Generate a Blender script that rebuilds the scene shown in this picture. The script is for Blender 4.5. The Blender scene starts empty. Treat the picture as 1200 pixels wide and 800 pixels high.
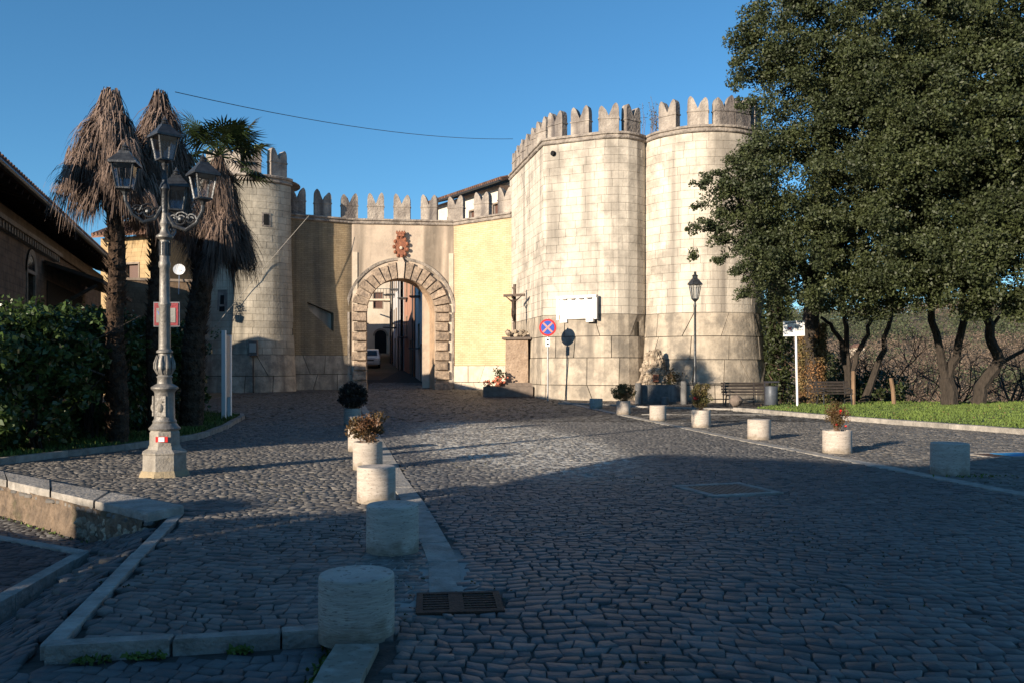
import bpy, math, random
import numpy as np
from mathutils import Vector, Matrix, noise as mnoise
R = math.radians
random.seed(7); rng = np.random.default_rng(7)
S = bpy.context.scene
COL = S.collection

# ---------------------------------------------------------------- camera
F = 1000.0; HOR = 430.0; CH = 1.6            # focal length and horizon in photo pixels, eye height
cam_d = bpy.data.cameras.new('camera'); cam = bpy.data.objects.new('camera', cam_d); COL.objects.link(cam)
cam.location = (0, 0, CH); cam.rotation_euler = (R(90), 0, 0)
cam_d.sensor_width = 36; cam_d.lens = 30.0; cam_d.shift_y = (HOR-400)/1200.0
cam_d.clip_start = .1; cam_d.clip_end = 3000
S.camera = cam

# ---------------------------------------------------------------- light
SUN_AZ = R(47); SUN_EL = R(15)               # direction the shadows run (from +x), elevation
sx, sy = math.cos(SUN_AZ), math.sin(SUN_AZ)
W = bpy.data.worlds.new('World'); S.world = W; W.use_nodes = True
nt = W.node_tree; bg = nt.nodes['Background']; sky = nt.nodes.new('ShaderNodeTexSky')
sky.sky_type = 'NISHITA'; sky.sun_disc = False; sky.sun_elevation = SUN_EL
sky.sun_rotation = math.atan2(-sx, -sy)
sky.altitude = 400; sky.air_density = 1.0; sky.dust_density = 0.1; sky.ozone_density = 6.0
hs = nt.nodes.new('ShaderNodeHueSaturation'); hs.inputs['Hue'].default_value = .488; hs.inputs['Saturation'].default_value = 1.03
nt.links.new(sky.outputs[0], hs.inputs['Color']); nt.links.new(hs.outputs[0], bg.inputs[0]); bg.inputs[1].default_value = 0.092
sl = bpy.data.lights.new('sun', 'SUN'); so = bpy.data.objects.new('sun', sl); COL.objects.link(so)
sl.energy = 5.0; sl.angle = R(.5); sl.color = (1.0, .85, .66)
so.rotation_euler = Vector((sx*math.cos(SUN_EL), sy*math.cos(SUN_EL), -math.sin(SUN_EL))).to_track_quat('-Z', 'Y').to_euler()
so.location = (-20, -20, 30)
S.view_settings.view_transform = 'Standard'; S.view_settings.look = 'None'
S.view_settings.exposure = 0.87; S.view_settings.gamma = 1

def P(px, py, d): return Vector(((px-600)/F*d, d, CH+(HOR-py)/F*d))
def Gd(px, py):
    d = CH*F/(py-HOR); return Vector(((px-600)/F*d, d, 0))

# ---------------------------------------------------------------- materials
MATS = {}
def mat(name, c1, c2=None, scale=4.0, rough=.85, bump=.3, bscale=30.0, isl=.0, streak=None, contrast=.5, metal=0.0, spec=.3,
        dirt=None, extra=None, detail=6.0, stretch=(1,1,1)):
    if name in MATS: return MATS[name]
    m = bpy.data.materials.new(name); m.use_nodes = True; MATS[name] = m
    n = m.node_tree.nodes; l = m.node_tree.links; b = n['Principled BSDF']
    tc = n.new('ShaderNodeTexCoord')
    c2 = c2 or tuple(x*.6 for x in c1)
    mp = n.new('ShaderNodeMapping'); mp.inputs['Scale'].default_value = stretch; l.new(tc.outputs['Object'], mp.inputs[0])
    t = n.new('ShaderNodeTexNoise'); t.inputs['Scale'].default_value = scale; t.inputs['Detail'].default_value = detail
    t.inputs['Roughness'].default_value = .65
    l.new(mp.outputs[0], t.inputs[0])
    r = n.new('ShaderNodeMapRange'); r.inputs[1].default_value = .5-.5*contrast+.1; r.inputs[2].default_value = .5+.5*contrast-.1
    l.new(t.outputs[0], r.inputs[0])
    mx = n.new('ShaderNodeMix'); mx.data_type = 'RGBA'
    mx.inputs[6].default_value = (*c1, 1); mx.inputs[7].default_value = (*c2, 1)
    l.new(r.outputs[0], mx.inputs[0]); col = mx.outputs[2]
    def layer(fac, c, col, mode='MIX'):
        k = n.new('ShaderNodeMix'); k.data_type = 'RGBA'; k.blend_type = mode
        if isinstance(fac, float): k.inputs[0].default_value = fac
        else: l.new(fac, k.inputs[0])
        l.new(col, k.inputs[6])
        if isinstance(c, tuple): k.inputs[7].default_value = (*c, 1)
        else: l.new(c, k.inputs[7])
        return k.outputs[2]
    if streak:      # vertical water stains: (colour, amount, x/y scale, threshold)
        sc, am, xs, th = streak
        mp2 = n.new('ShaderNodeMapping'); mp2.inputs['Scale'].default_value = (xs, xs, xs*.07); l.new(tc.outputs['Object'], mp2.inputs[0])
        t2 = n.new('ShaderNodeTexNoise'); t2.inputs['Scale'].default_value = 1; t2.inputs['Detail'].default_value = 5
        l.new(mp2.outputs[0], t2.inputs[0])
        r2 = n.new('ShaderNodeMapRange'); r2.inputs[1].default_value = th; r2.inputs[2].default_value = th+.2; r2.inputs[4].default_value = am
        l.new(t2.outputs[0], r2.inputs[0]); col = layer(r2.outputs[0], sc, col)
    if dirt:        # large blotches: (colour, amount, scale, threshold)
        sc, am, ds, th = dirt
        t3 = n.new('ShaderNodeTexNoise'); t3.inputs['Scale'].default_value = ds; t3.inputs['Detail'].default_value = 8
        t3.inputs['Roughness'].default_value = .7
        l.new(tc.outputs['Object'], t3.inputs[0])
        r3 = n.new('ShaderNodeMapRange'); r3.inputs[1].default_value = th; r3.inputs[2].default_value = th+.15; r3.inputs[4].default_value = am
        l.new(t3.outputs[0], r3.inputs[0]); col = layer(r3.outputs[0], sc, col)
    if isl:
        g = n.new('ShaderNodeNewGeometry'); oi = n.new('ShaderNodeObjectInfo')
        a = n.new('ShaderNodeMath'); a.operation = 'ADD'; l.new(g.outputs['Random Per Island'], a.inputs[0]); l.new(oi.outputs['Random'], a.inputs[1])
        fr = n.new('ShaderNodeMath'); fr.operation = 'FRACT'; l.new(a.outputs[0], fr.inputs[0])
        r4 = n.new('ShaderNodeMapRange'); r4.inputs[3].default_value = 1-isl; r4.inputs[4].default_value = 1+isl
        l.new(fr.outputs[0], r4.inputs[0])
        cc = n.new('ShaderNodeCombineColor')
        for i in range(3): l.new(r4.outputs[0], cc.inputs[i])
        col = layer(1.0, cc.outputs[0], col, 'MULTIPLY')
    if extra: col = extra(n, l, tc, col, layer, b)
    l.new(col, b.inputs['Base Color'])
    b.inputs['Roughness'].default_value = rough; b.inputs['Metallic'].default_value = metal
    b.inputs['Specular IOR Level'].default_value = spec
    if bump:
        t4 = n.new('ShaderNodeTexNoise'); t4.inputs['Scale'].default_value = bscale; t4.inputs['Detail'].default_value = 8
        l.new(mp.outputs[0], t4.inputs[0])
        bp = n.new('ShaderNodeBump'); bp.inputs['Strength'].default_value = min(1, bump); bp.inputs['Distance'].default_value = .03 if bump < 1 else .06
        l.new(t4.outputs[0], bp.inputs['Height']); l.new(bp.outputs[0], b.inputs['Normal'])
    return m

def plain(name, c, rough=.6, metal=0.0, spec=.4, var=.12):
    return mat(name, c, tuple(x*(1-var) for x in c), scale=12, rough=rough, bump=.08, bscale=60, metal=metal, spec=spec)

def brick_extra(bw, bh, mortar, c_alt, amt=.6, msize=.01, k=1.0):
    def f(n, l, tc, col, layer, b):
        br = n.new('ShaderNodeTexBrick'); l.new(tc.outputs['UV'], br.inputs[0])
        br.inputs['Scale'].default_value = 1; br.inputs['Brick Width'].default_value = bw; br.inputs['Row Height'].default_value = bh
        br.inputs['Mortar Size'].default_value = msize; br.inputs['Bias'].default_value = 0
        br.inputs['Color1'].default_value = (1, 1, 1, 1); br.inputs['Color2'].default_value = (*c_alt, 1); br.inputs['Mortar'].default_value = (*mortar, 1)
        return layer(amt, br.outputs[0], col, 'MULTIPLY')
    return f

M = {}
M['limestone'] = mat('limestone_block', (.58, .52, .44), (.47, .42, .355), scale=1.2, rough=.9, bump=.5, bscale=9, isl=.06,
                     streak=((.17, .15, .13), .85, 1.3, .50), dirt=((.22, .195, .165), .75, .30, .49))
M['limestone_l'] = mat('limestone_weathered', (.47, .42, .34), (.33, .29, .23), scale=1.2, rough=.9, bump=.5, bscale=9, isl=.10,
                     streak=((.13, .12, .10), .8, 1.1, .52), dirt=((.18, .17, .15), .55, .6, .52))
M['base_stone'] = mat('scarp_stone', (.46, .395, .315), (.27, .23, .185), scale=1.6, rough=.92, bump=.9, bscale=6, isl=.12,
                     streak=((.12, .105, .09), .8, 1.5, .51), dirt=((.19, .17, .145), .7, .8, .48))
M['mortar'] = mat('mortar', (.085, .072, .055), rough=.95)
M['cornice'] = mat('cornice_stone', (.38, .33, .28), (.17, .145, .13), scale=2.2, rough=.95, bump=1, bscale=8, dirt=((.10, .09, .08), .7, 1.6, .52))
M['merlon'] = mat('merlon_stone', (.40, .35, .30), (.20, .17, .15), scale=1.6, rough=.95, bump=1, bscale=9, isl=.08,
                  streak=((.08, .07, .07), .9, 1.9, .46), dirt=((.10, .09, .085), .5, 1.3, .54))
M['plaster'] = mat('tan_plaster', (.53, .43, .335), (.42, .34, .27), scale=.9, rough=.95, bump=.5, bscale=7,
                   streak=((.15, .125, .10), .9, 1.1, .50), dirt=((.30, .25, .20), .6, .7, .52))
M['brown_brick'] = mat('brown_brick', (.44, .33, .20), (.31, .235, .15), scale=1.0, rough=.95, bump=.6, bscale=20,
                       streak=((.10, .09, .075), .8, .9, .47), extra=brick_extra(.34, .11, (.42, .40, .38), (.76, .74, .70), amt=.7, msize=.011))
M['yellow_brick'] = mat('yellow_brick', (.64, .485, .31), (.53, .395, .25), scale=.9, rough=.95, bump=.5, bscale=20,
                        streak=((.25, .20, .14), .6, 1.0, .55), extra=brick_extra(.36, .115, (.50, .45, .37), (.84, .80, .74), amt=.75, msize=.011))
M['rustic'] = mat('rusticated_stone', (.43, .33, .245), (.16, .125, .10), scale=3.5, rough=.95, bump=1, bscale=7, isl=.18, detail=10,
                  dirt=((.13, .10, .085), .6, 2.2, .54))
M['keystone'] = mat('pale_keystone', (.55, .46, .37), (.42, .34, .27), scale=3, rough=.9, bump=.6, bscale=12)
M['terracotta'] = mat('terracotta', (.33, .13, .07), (.15, .06, .04), scale=8, rough=.8, bump=.8, bscale=20)
def trav_extra(n, l, tc, col, layer, b):
    mp = n.new('ShaderNodeMapping'); mp.inputs['Scale'].default_value = (9, 9, 60); l.new(tc.outputs['Object'], mp.inputs[0])
    t = n.new('ShaderNodeTexNoise'); t.inputs['Scale'].default_value = 2.4; t.inputs['Detail'].default_value = 4; l.new(mp.outputs[0], t.inputs[0])
    r = n.new('ShaderNodeMapRange'); r.inputs[1].default_value = .60; r.inputs[2].default_value = .64; r.inputs[4].default_value = .75
    l.new(t.outputs[0], r.inputs[0])
    col = layer(r.outputs[0], (.12, .105, .09), col)
    sp_ = n.new('ShaderNodeSeparateXYZ'); l.new(tc.outputs['Object'], sp_.inputs[0])
    t2 = n.new('ShaderNodeTexNoise'); t2.inputs['Scale'].default_value = 9; t2.inputs['Detail'].default_value = 6; l.new(tc.outputs['Object'], t2.inputs[0])
    a = n.new('ShaderNodeMath'); a.operation = 'MULTIPLY_ADD'; l.new(t2.outputs[0], a.inputs[0]); a.inputs[1].default_value = -.30; l.new(sp_.outputs[2], a.inputs[2])
    r2 = n.new('ShaderNodeMapRange'); r2.inputs[1].default_value = -.03; r2.inputs[2].default_value = -.13; r2.inputs[4].default_value = .7
    l.new(a.outputs[0], r2.inputs[0])
    return layer(r2.outputs[0], (.17, .135, .095), col)
M['travertine'] = mat('travertine', (.49, .43, .37), (.36, .31, .265), scale=3, rough=.8, bump=.35, bscale=12, isl=.08, stretch=(1, 1, 7), extra=trav_extra,
                      dirt=((.28, .25, .21), .5, 2.5, .55))
M['kerb'] = mat('kerb_travertine', (.35, .32, .285), (.20, .185, .165), scale=5, rough=.88, bump=.8, bscale=25, isl=.12, detail=10,
                dirt=((.13, .12, .105), .7, 3.5, .55))

M['strip'] = mat('strip_travertine', (.36, .335, .30), (.20, .188, .17), scale=5, rough=.85, bump=.6, bscale=25, isl=.12, detail=10, dirt=((.15, .14, .125), .6, 3.5, .56))
def cobble_extra(n, l, tc, col, layer, b):
    # pale mortar smeared over the stones in one patch of the road, brownish dust elsewhere
    def blob(cx, cy, rx, ry, rot, amt, color, col, thr=.50):
        mp = n.new('ShaderNodeMapping'); mp.vector_type = 'TEXTURE'
        mp.inputs['Location'].default_value = (cx, cy, 0); mp.inputs['Rotation'].default_value = (0, 0, rot); mp.inputs['Scale'].default_value = (rx, ry, 1000)
        l.new(tc.outputs['Object'], mp.inputs[0])
        ln = n.new('ShaderNodeVectorMath'); ln.operation = 'LENGTH'; l.new(mp.outputs[0], ln.inputs[0])
        r = n.new('ShaderNodeMapRange'); r.inputs[1].default_value = 1.1; r.inputs[2].default_value = .7; l.new(ln.outputs['Value'], r.inputs[0])
        t = n.new('ShaderNodeTexNoise'); t.inputs['Scale'].default_value = 9; t.inputs['Detail'].default_value = 5; l.new(tc.outputs['Object'], t.inputs[0])
        r2 = n.new('ShaderNodeMapRange'); r2.inputs[1].default_value = thr; r2.inputs[2].default_value = thr+.12; r2.inputs[4].default_value = amt
        l.new(t.outputs[0], r2.inputs[0])
        m = n.new('ShaderNodeMath'); m.operation = 'MULTIPLY'; l.new(r.outputs[0], m.inputs[0]); l.new(r2.outputs[0], m.inputs[1])
        return layer(m.outputs[0], color, col)
    col = blob(-.2, 18.8, 2.3, 7.2, .2, .9, (.38, .35, .30), col, .47)
    col = blob(4.6, 7.0, .7, 5.5, .5, .45, (.16, .15, .145), col, .45)
    return blob(-.9, 6.4, .7, 1.3, 0, .6, (.26, .25, .23), col, .52)
M['cobble'] = mat('basalt_cobble', (.125, .120, .115), (.07, .069, .071), scale=3, rough=.6, bump=.45, bscale=22, isl=.26, extra=cobble_extra, spec=.35,
                  dirt=((.16, .145, .12), .35, 1.2, .54))
M['cobble_old'] = mat('pavement_cobble', (.155, .143, .13), (.09, .085, .08), scale=3, rough=.65, bump=.45, bscale=22, isl=.28, extra=cobble_extra, spec=.3,
                  dirt=((.22, .19, .16), .4, 1.0, .53))
M['cobble_red'] = mat('reddish_cobble', (.14, .095, .085), (.08, .055, .052), scale=3, rough=.75, bump=.7, bscale=22, isl=.25)
def grout_extra(n, l, tc, col, layer, b):
    mp = n.new('ShaderNodeMapping'); mp.vector_type = 'TEXTURE'
    mp.inputs['Location'].default_value = (-.2, 18.8, 0); mp.inputs['Rotation'].default_value = (0, 0, .2); mp.inputs['Scale'].default_value = (2.3, 7.2, 1000)
    l.new(tc.outputs['Object'], mp.inputs[0])
    ln = n.new('ShaderNodeVectorMath'); ln.operation = 'LENGTH'; l.new(mp.outputs[0], ln.inputs[0])
    r = n.new('ShaderNodeMapRange'); r.inputs[1].default_value = 1.1; r.inputs[2].default_value = .7; l.new(ln.outputs['Value'], r.inputs[0])
    mp = n.new('ShaderNodeMapping'); mp.vector_type = 'TEXTURE'; mp.inputs['Location'].default_value = (-.85, 6.5, 0); mp.inputs['Scale'].default_value = (.75, 1.2, 1000); l.new(tc.outputs['Object'], mp.inputs[0])
    ln = n.new('ShaderNodeVectorMath'); ln.operation = 'LENGTH'; l.new(mp.outputs[0], ln.inputs[0])
    r3 = n.new('ShaderNodeMapRange'); r3.inputs[1].default_value = 1.15; r3.inputs[2].default_value = .7; l.new(ln.outputs['Value'], r3.inputs[0])
    return layer(r3.outputs[0], (.30, .285, .26), layer(r.outputs[0], (.58, .54, .47), col))
M['grout'] = mat('joint_sand', (.075, .068, .06), (.04, .036, .032), scale=6, rough=.95, extra=grout_extra,
                 dirt=((.035, .06, .02), .5, 1.8, .60))
M['grass_soil'] = mat('grass_soil', (.05, .085, .018), (.035, .05, .015), scale=2, rough=.95, bump=1, bscale=20)
M['grass'] = mat('grass_blades', (.125, .18, .035), (.055, .085, .02), scale=1.1, rough=.7, bump=0, isl=.3)
M['earth'] = mat('thicket_ground', (.16, .115, .08), (.10, .08, .05), scale=.35, rough=1, bump=1, bscale=2, dirt=((.06, .075, .03), .7, .12, .5))
M['iron'] = mat('cast_iron', (.075, .08, .085), (.035, .036, .04), scale=14, rough=.42, bump=.2, bscale=40, metal=.55, spec=.5)
M['iron_pale'] = mat('silvery_cast_iron', (.25, .235, .215), (.15, .14, .13), scale=9, rough=.5, bump=.3, bscale=30, metal=.35)
M['lamp_stone'] = mat('lamp_plinth', (.33, .30, .26), (.20, .18, .155), scale=7, rough=.8, bump=.4, bscale=30, dirt=((.27, .20, .10), .5, 3, .56))
M['rust'] = mat('rusty_iron', (.105, .058, .04), (.05, .03, .024), scale=14, rough=.8, bump=.5, bscale=60, metal=.3)
M['hole'] = plain('dark_hole', (.006, .006, .007), rough=.9)
M['white'] = mat('white_marble', (.82, .80, .78), (.74, .72, .69), scale=3, rough=.5, bump=.1, bscale=20)
M['wplaster'] = mat('white_plaster', (.62, .57, .51), (.50, .46, .41), scale=1.5, rough=.9, bump=.3, bscale=12, streak=((.33, .29, .25), .5, 1.1, .58))
M['tile'] = mat('roof_tile', (.20, .105, .07), (.09, .06, .05), scale=6, rough=.9, bump=.6, bscale=20, isl=.25)
M['wood'] = mat('old_wood', (.10, .065, .045), (.045, .03, .022), scale=5, rough=.85, bump=.6, bscale=25, stretch=(1, 1, 5))
M['stake'] = mat('pale_stake_wood', (.24, .155, .095), (.13, .085, .055), scale=6, rough=.85, bump=.5, bscale=30, stretch=(1, 1, .3))
M['bark'] = mat('bark', (.055, .044, .036), (.028, .023, .019), scale=7, rough=.95, bump=1, bscale=16, stretch=(1, 1, .35))
M['palm_bark'] = mat('palm_trunk_fibre', (.10, .062, .04), (.04, .027, .02), scale=8, rough=1, bump=1, bscale=20, isl=.3)
M['dead_frond'] = mat('dead_palm_frond', (.24, .17, .135), (.085, .06, .05), scale=1.3, rough=.9, bump=0, isl=.45)
M['palm_green'] = mat('palm_leaf', (.035, .055, .016), (.02, .035, .010), scale=3, rough=.4, bump=0, isl=.25, spec=.5)
M['palm_pale'] = mat('palm_young_leaf', (.42, .42, .14), (.33, .34, .11), scale=3, rough=.5, bump=0, isl=.2)
def leafmat(name, c1, c2, rough=.42, isl=.35, trans=.25):
    m = mat(name, c1, c2, scale=.9, rough=rough, bump=0, isl=isl, spec=.45, contrast=.4)
    n = m.node_tree.nodes; l = m.node_tree.links; b = n['Principled BSDF']; out = [x for x in n if x.type == 'OUTPUT_MATERIAL'][0]
    tr = n.new('ShaderNodeBsdfTranslucent'); ms = n.new('ShaderNodeMixShader'); ms.inputs[0].default_value = trans
    src = b.inputs['Base Color'].links[0].from_socket; l.new(src, tr.inputs[0])
    l.new(b.outputs[0], ms.inputs[1]); l.new(tr.outputs[0], ms.inputs[2]); l.new(ms.outputs[0], out.inputs[0]); return m
M['oak_leaf'] = leafmat('holm_oak_leaf', (.064, .078, .028), (.036, .048, .019), rough=.58)
M['oak_leaf_b'] = leafmat('holm_oak_leaf_darker', (.058, .072, .025), (.034, .045, .017), rough=.58)
M['laurel'] = leafmat('laurel_leaf', (.065, .105, .028), (.038, .065, .020), rough=.32)
M['shrub_red'] = leafmat('reddish_shrub_leaf', (.14, .065, .03), (.06, .065, .02), rough=.5)
M['shrub_dark'] = leafmat('dark_purple_shrub_leaf', (.06, .03, .028), (.035, .035, .018), rough=.5)
M['shrub_green'] = leafmat('olive_shrub_leaf', (.10, .11, .03), (.11, .06, .03), rough=.5)
M['ivy_dry'] = leafmat('dry_ivy_leaf', (.25, .135, .06), (.09, .085, .03), rough=.7, isl=.5)
M['ivy'] = leafmat('ivy_leaf', (.045, .06, .02), (.03, .04, .015), rough=.5)
M['bare'] = mat('bare_bark', (.075, .055, .042), (.045, .033, .027), scale=1, rough=.9, bump=0)
M['twig'] = mat('bare_twig', (.20, .13, .09), (.12, .08, .06), scale=1, rough=.9, bump=0, isl=.3)
M['hill_green'] = leafmat('hill_wood_leaf', (.085, .10, .048), (.06, .072, .036), rough=.7)
M['hill_brown'] = leafmat('hill_bare_wood', (.20, .145, .105), (.14, .105, .078), rough=.9)
M['flower_red'] = plain('red_petal', (.65, .02, .02), rough=.5)
M['flower_pink'] = plain('coral_petal', (.6, .18, .11), rough=.5)
M['sign_white'] = plain('sign_white', (.78, .78, .78), rough=.4, var=.04)
M['sign_red'] = plain('sign_red', (.55, .02, .02), rough=.4)
M['sign_blue'] = plain('sign_blue', (.02, .08, .42), rough=.4)
M['sign_black'] = plain('sign_print', (.03, .03, .04), rough=.5)
M['cover_blue'] = mat('blue_paint', (.02, .24, .50), (.02, .16, .36), scale=9, rough=.6, bump=.2)
M['galv'] = mat('galvanised_steel', (.42, .43, .45), (.30, .31, .33), scale=5, rough=.38, bump=.05, metal=.75)
M['bench'] = mat('bench_slat', (.05, .04, .036), (.03, .025, .022), scale=8, rough=.5, bump=.2)
M['bin'] = mat('bin_steel', (.09, .10, .12), (.06, .07, .085), scale=5, rough=.5, bump=.1, metal=.2)
M['soil'] = mat('potting_soil', (.06, .042, .03), rough=1, bump=1)
M['rock'] = mat('fountain_tufa', (.44, .36, .27), (.20, .155, .115), scale=4, rough=1, bump=1, bscale=10, isl=.3, detail=10)
M['basin'] = mat('basin_stone', (.17, .165, .16), (.09, .09, .09), scale=4, rough=.85, bump=.6, bscale=15, streak=((.30, .29, .27), .6, 6, .55))
M['pedestal'] = mat('pedestal_plaster', (.40, .30, .22), (.25, .18, .13), scale=3, rough=.95, bump=1, bscale=9, dirt=((.55, .48, .40), .6, 1.5, .58))
M['step_stone'] = mat('step_stone', (.19, .15, .125), (.11, .09, .075), scale=3, rough=.9, bump=.6)
M['bronze'] = mat('dark_bronze', (.07, .045, .032), (.035, .027, .022), scale=12, rough=.5, metal=.4)
M['cable'] = plain('cable_black', (.02, .02, .022))
M['cable_g'] = plain('cable_grey', (.30, .28, .25))
M['facade_rubble'] = mat('rubble_facade', (.20, .135, .095), (.105, .075, .055), scale=3, rough=.95, bump=1, bscale=6, detail=10,
                         extra=brick_extra(.42, .2, (.5, .48, .46), (.72, .66, .62), amt=.6, msize=.018))
M['facade_tufa'] = mat('tufa_facade', (.21, .145, .095), (.13, .09, .06), scale=2, rough=.95, bump=.8, bscale=9,
                       extra=brick_extra(.5, .24, (.6, .57, .52), (.76, .72, .66), amt=.6, msize=.012))
M['facade_ochre'] = mat('ochre_tufa_facade', (.46, .33, .18), (.36, .26, .145), scale=2, rough=.95, bump=.5, bscale=9,
                        extra=brick_extra(.45, .22, (.6, .55, .5), (.82, .78, .72), amt=.7, msize=.012))
M['trim'] = mat('dentil_stone', (.30, .235, .18), (.20, .155, .12), scale=4, rough=.9, bump=.5)
M['street_shutter'] = plain('grey_green_shutter', (.20, .21, .17))
M['shutter'] = plain('brown_shutter', (.11, .055, .04))
M['glass_dark'] = plain('window_glass', (.02, .022, .026), rough=.15, spec=.6)
M['f_white'] = mat('street_white_plaster', (.74, .71, .66), (.62, .58, .53), scale=1, rough=.9, streak=((.3, .27, .24), .6, 1, .55))
M['f_red'] = mat('street_red_plaster', (.40, .21, .14), (.30, .16, .11), scale=1, rough=.9, streak=((.2, .12, .1), .6, 1, .55))
M['f_grey'] = mat('street_grey_plaster', (.52, .50, .49), (.40, .38, .37), scale=1, rough=.9, streak=((.15, .14, .13), .6, 1, .55))
M['f_cream'] = mat('street_cream_plaster', (.58, .50, .40), (.47, .40, .32), scale=1, rough=.9, streak=((.25, .2, .16), .6, 1, .55))
M['car'] = plain('car_paint', (.55, .57, .60), rough=.3, spec=.6, var=.03)
M['rubber'] = plain('rubber', (.015, .015, .015), rough=.8)
gm = bpy.data.materials.new('lantern_glass'); gm.use_nodes = True; MATS['lantern_glass'] = gm; M['glass'] = gm
_n = gm.node_tree.nodes; _l = gm.node_tree.links; _o = [x for x in _n if x.type == 'OUTPUT_MATERIAL'][0]
_g = _n.new('ShaderNodeBsdfGlossy'); _g.inputs['Roughness'].default_value = .12; _g.inputs['Color'].default_value = (.8, .85, .9, 1)
_t = _n.new('ShaderNodeBsdfTransparent'); _t.inputs[0].default_value = (.86, .89, .92, 1)
_m = _n.new('ShaderNodeMixShader'); _m.inputs[0].default_value = .13
_l.new(_t.outputs[0], _m.inputs[1]); _l.new(_g.outputs[0], _m.inputs[2]); _l.new(_m.outputs[0], _o.inputs[0])

# ---------------------------------------------------------------- object helpers
def tag(o, label=None, cat=None, group=None, kind=None):
    if label: o['label'] = label
    if cat: o['category'] = cat
    if group: o['group'] = group
    if kind: o['kind'] = kind
    return o
def thing(name, label, cat, loc=(0, 0, 0), rz=0, group=None):
    o = bpy.data.objects.new(name, None); COL.objects.link(o); o.location = loc; o.rotation_euler = (0, 0, rz)
    o.empty_display_size = .2
    return tag(o, label, cat, group)
def copy_tree(o, parent=None):
    c = o.copy(); COL.objects.link(c)
    if parent is not None: c.parent = parent
    for ch in o.children: copy_tree(ch, c)
    return c

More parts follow.
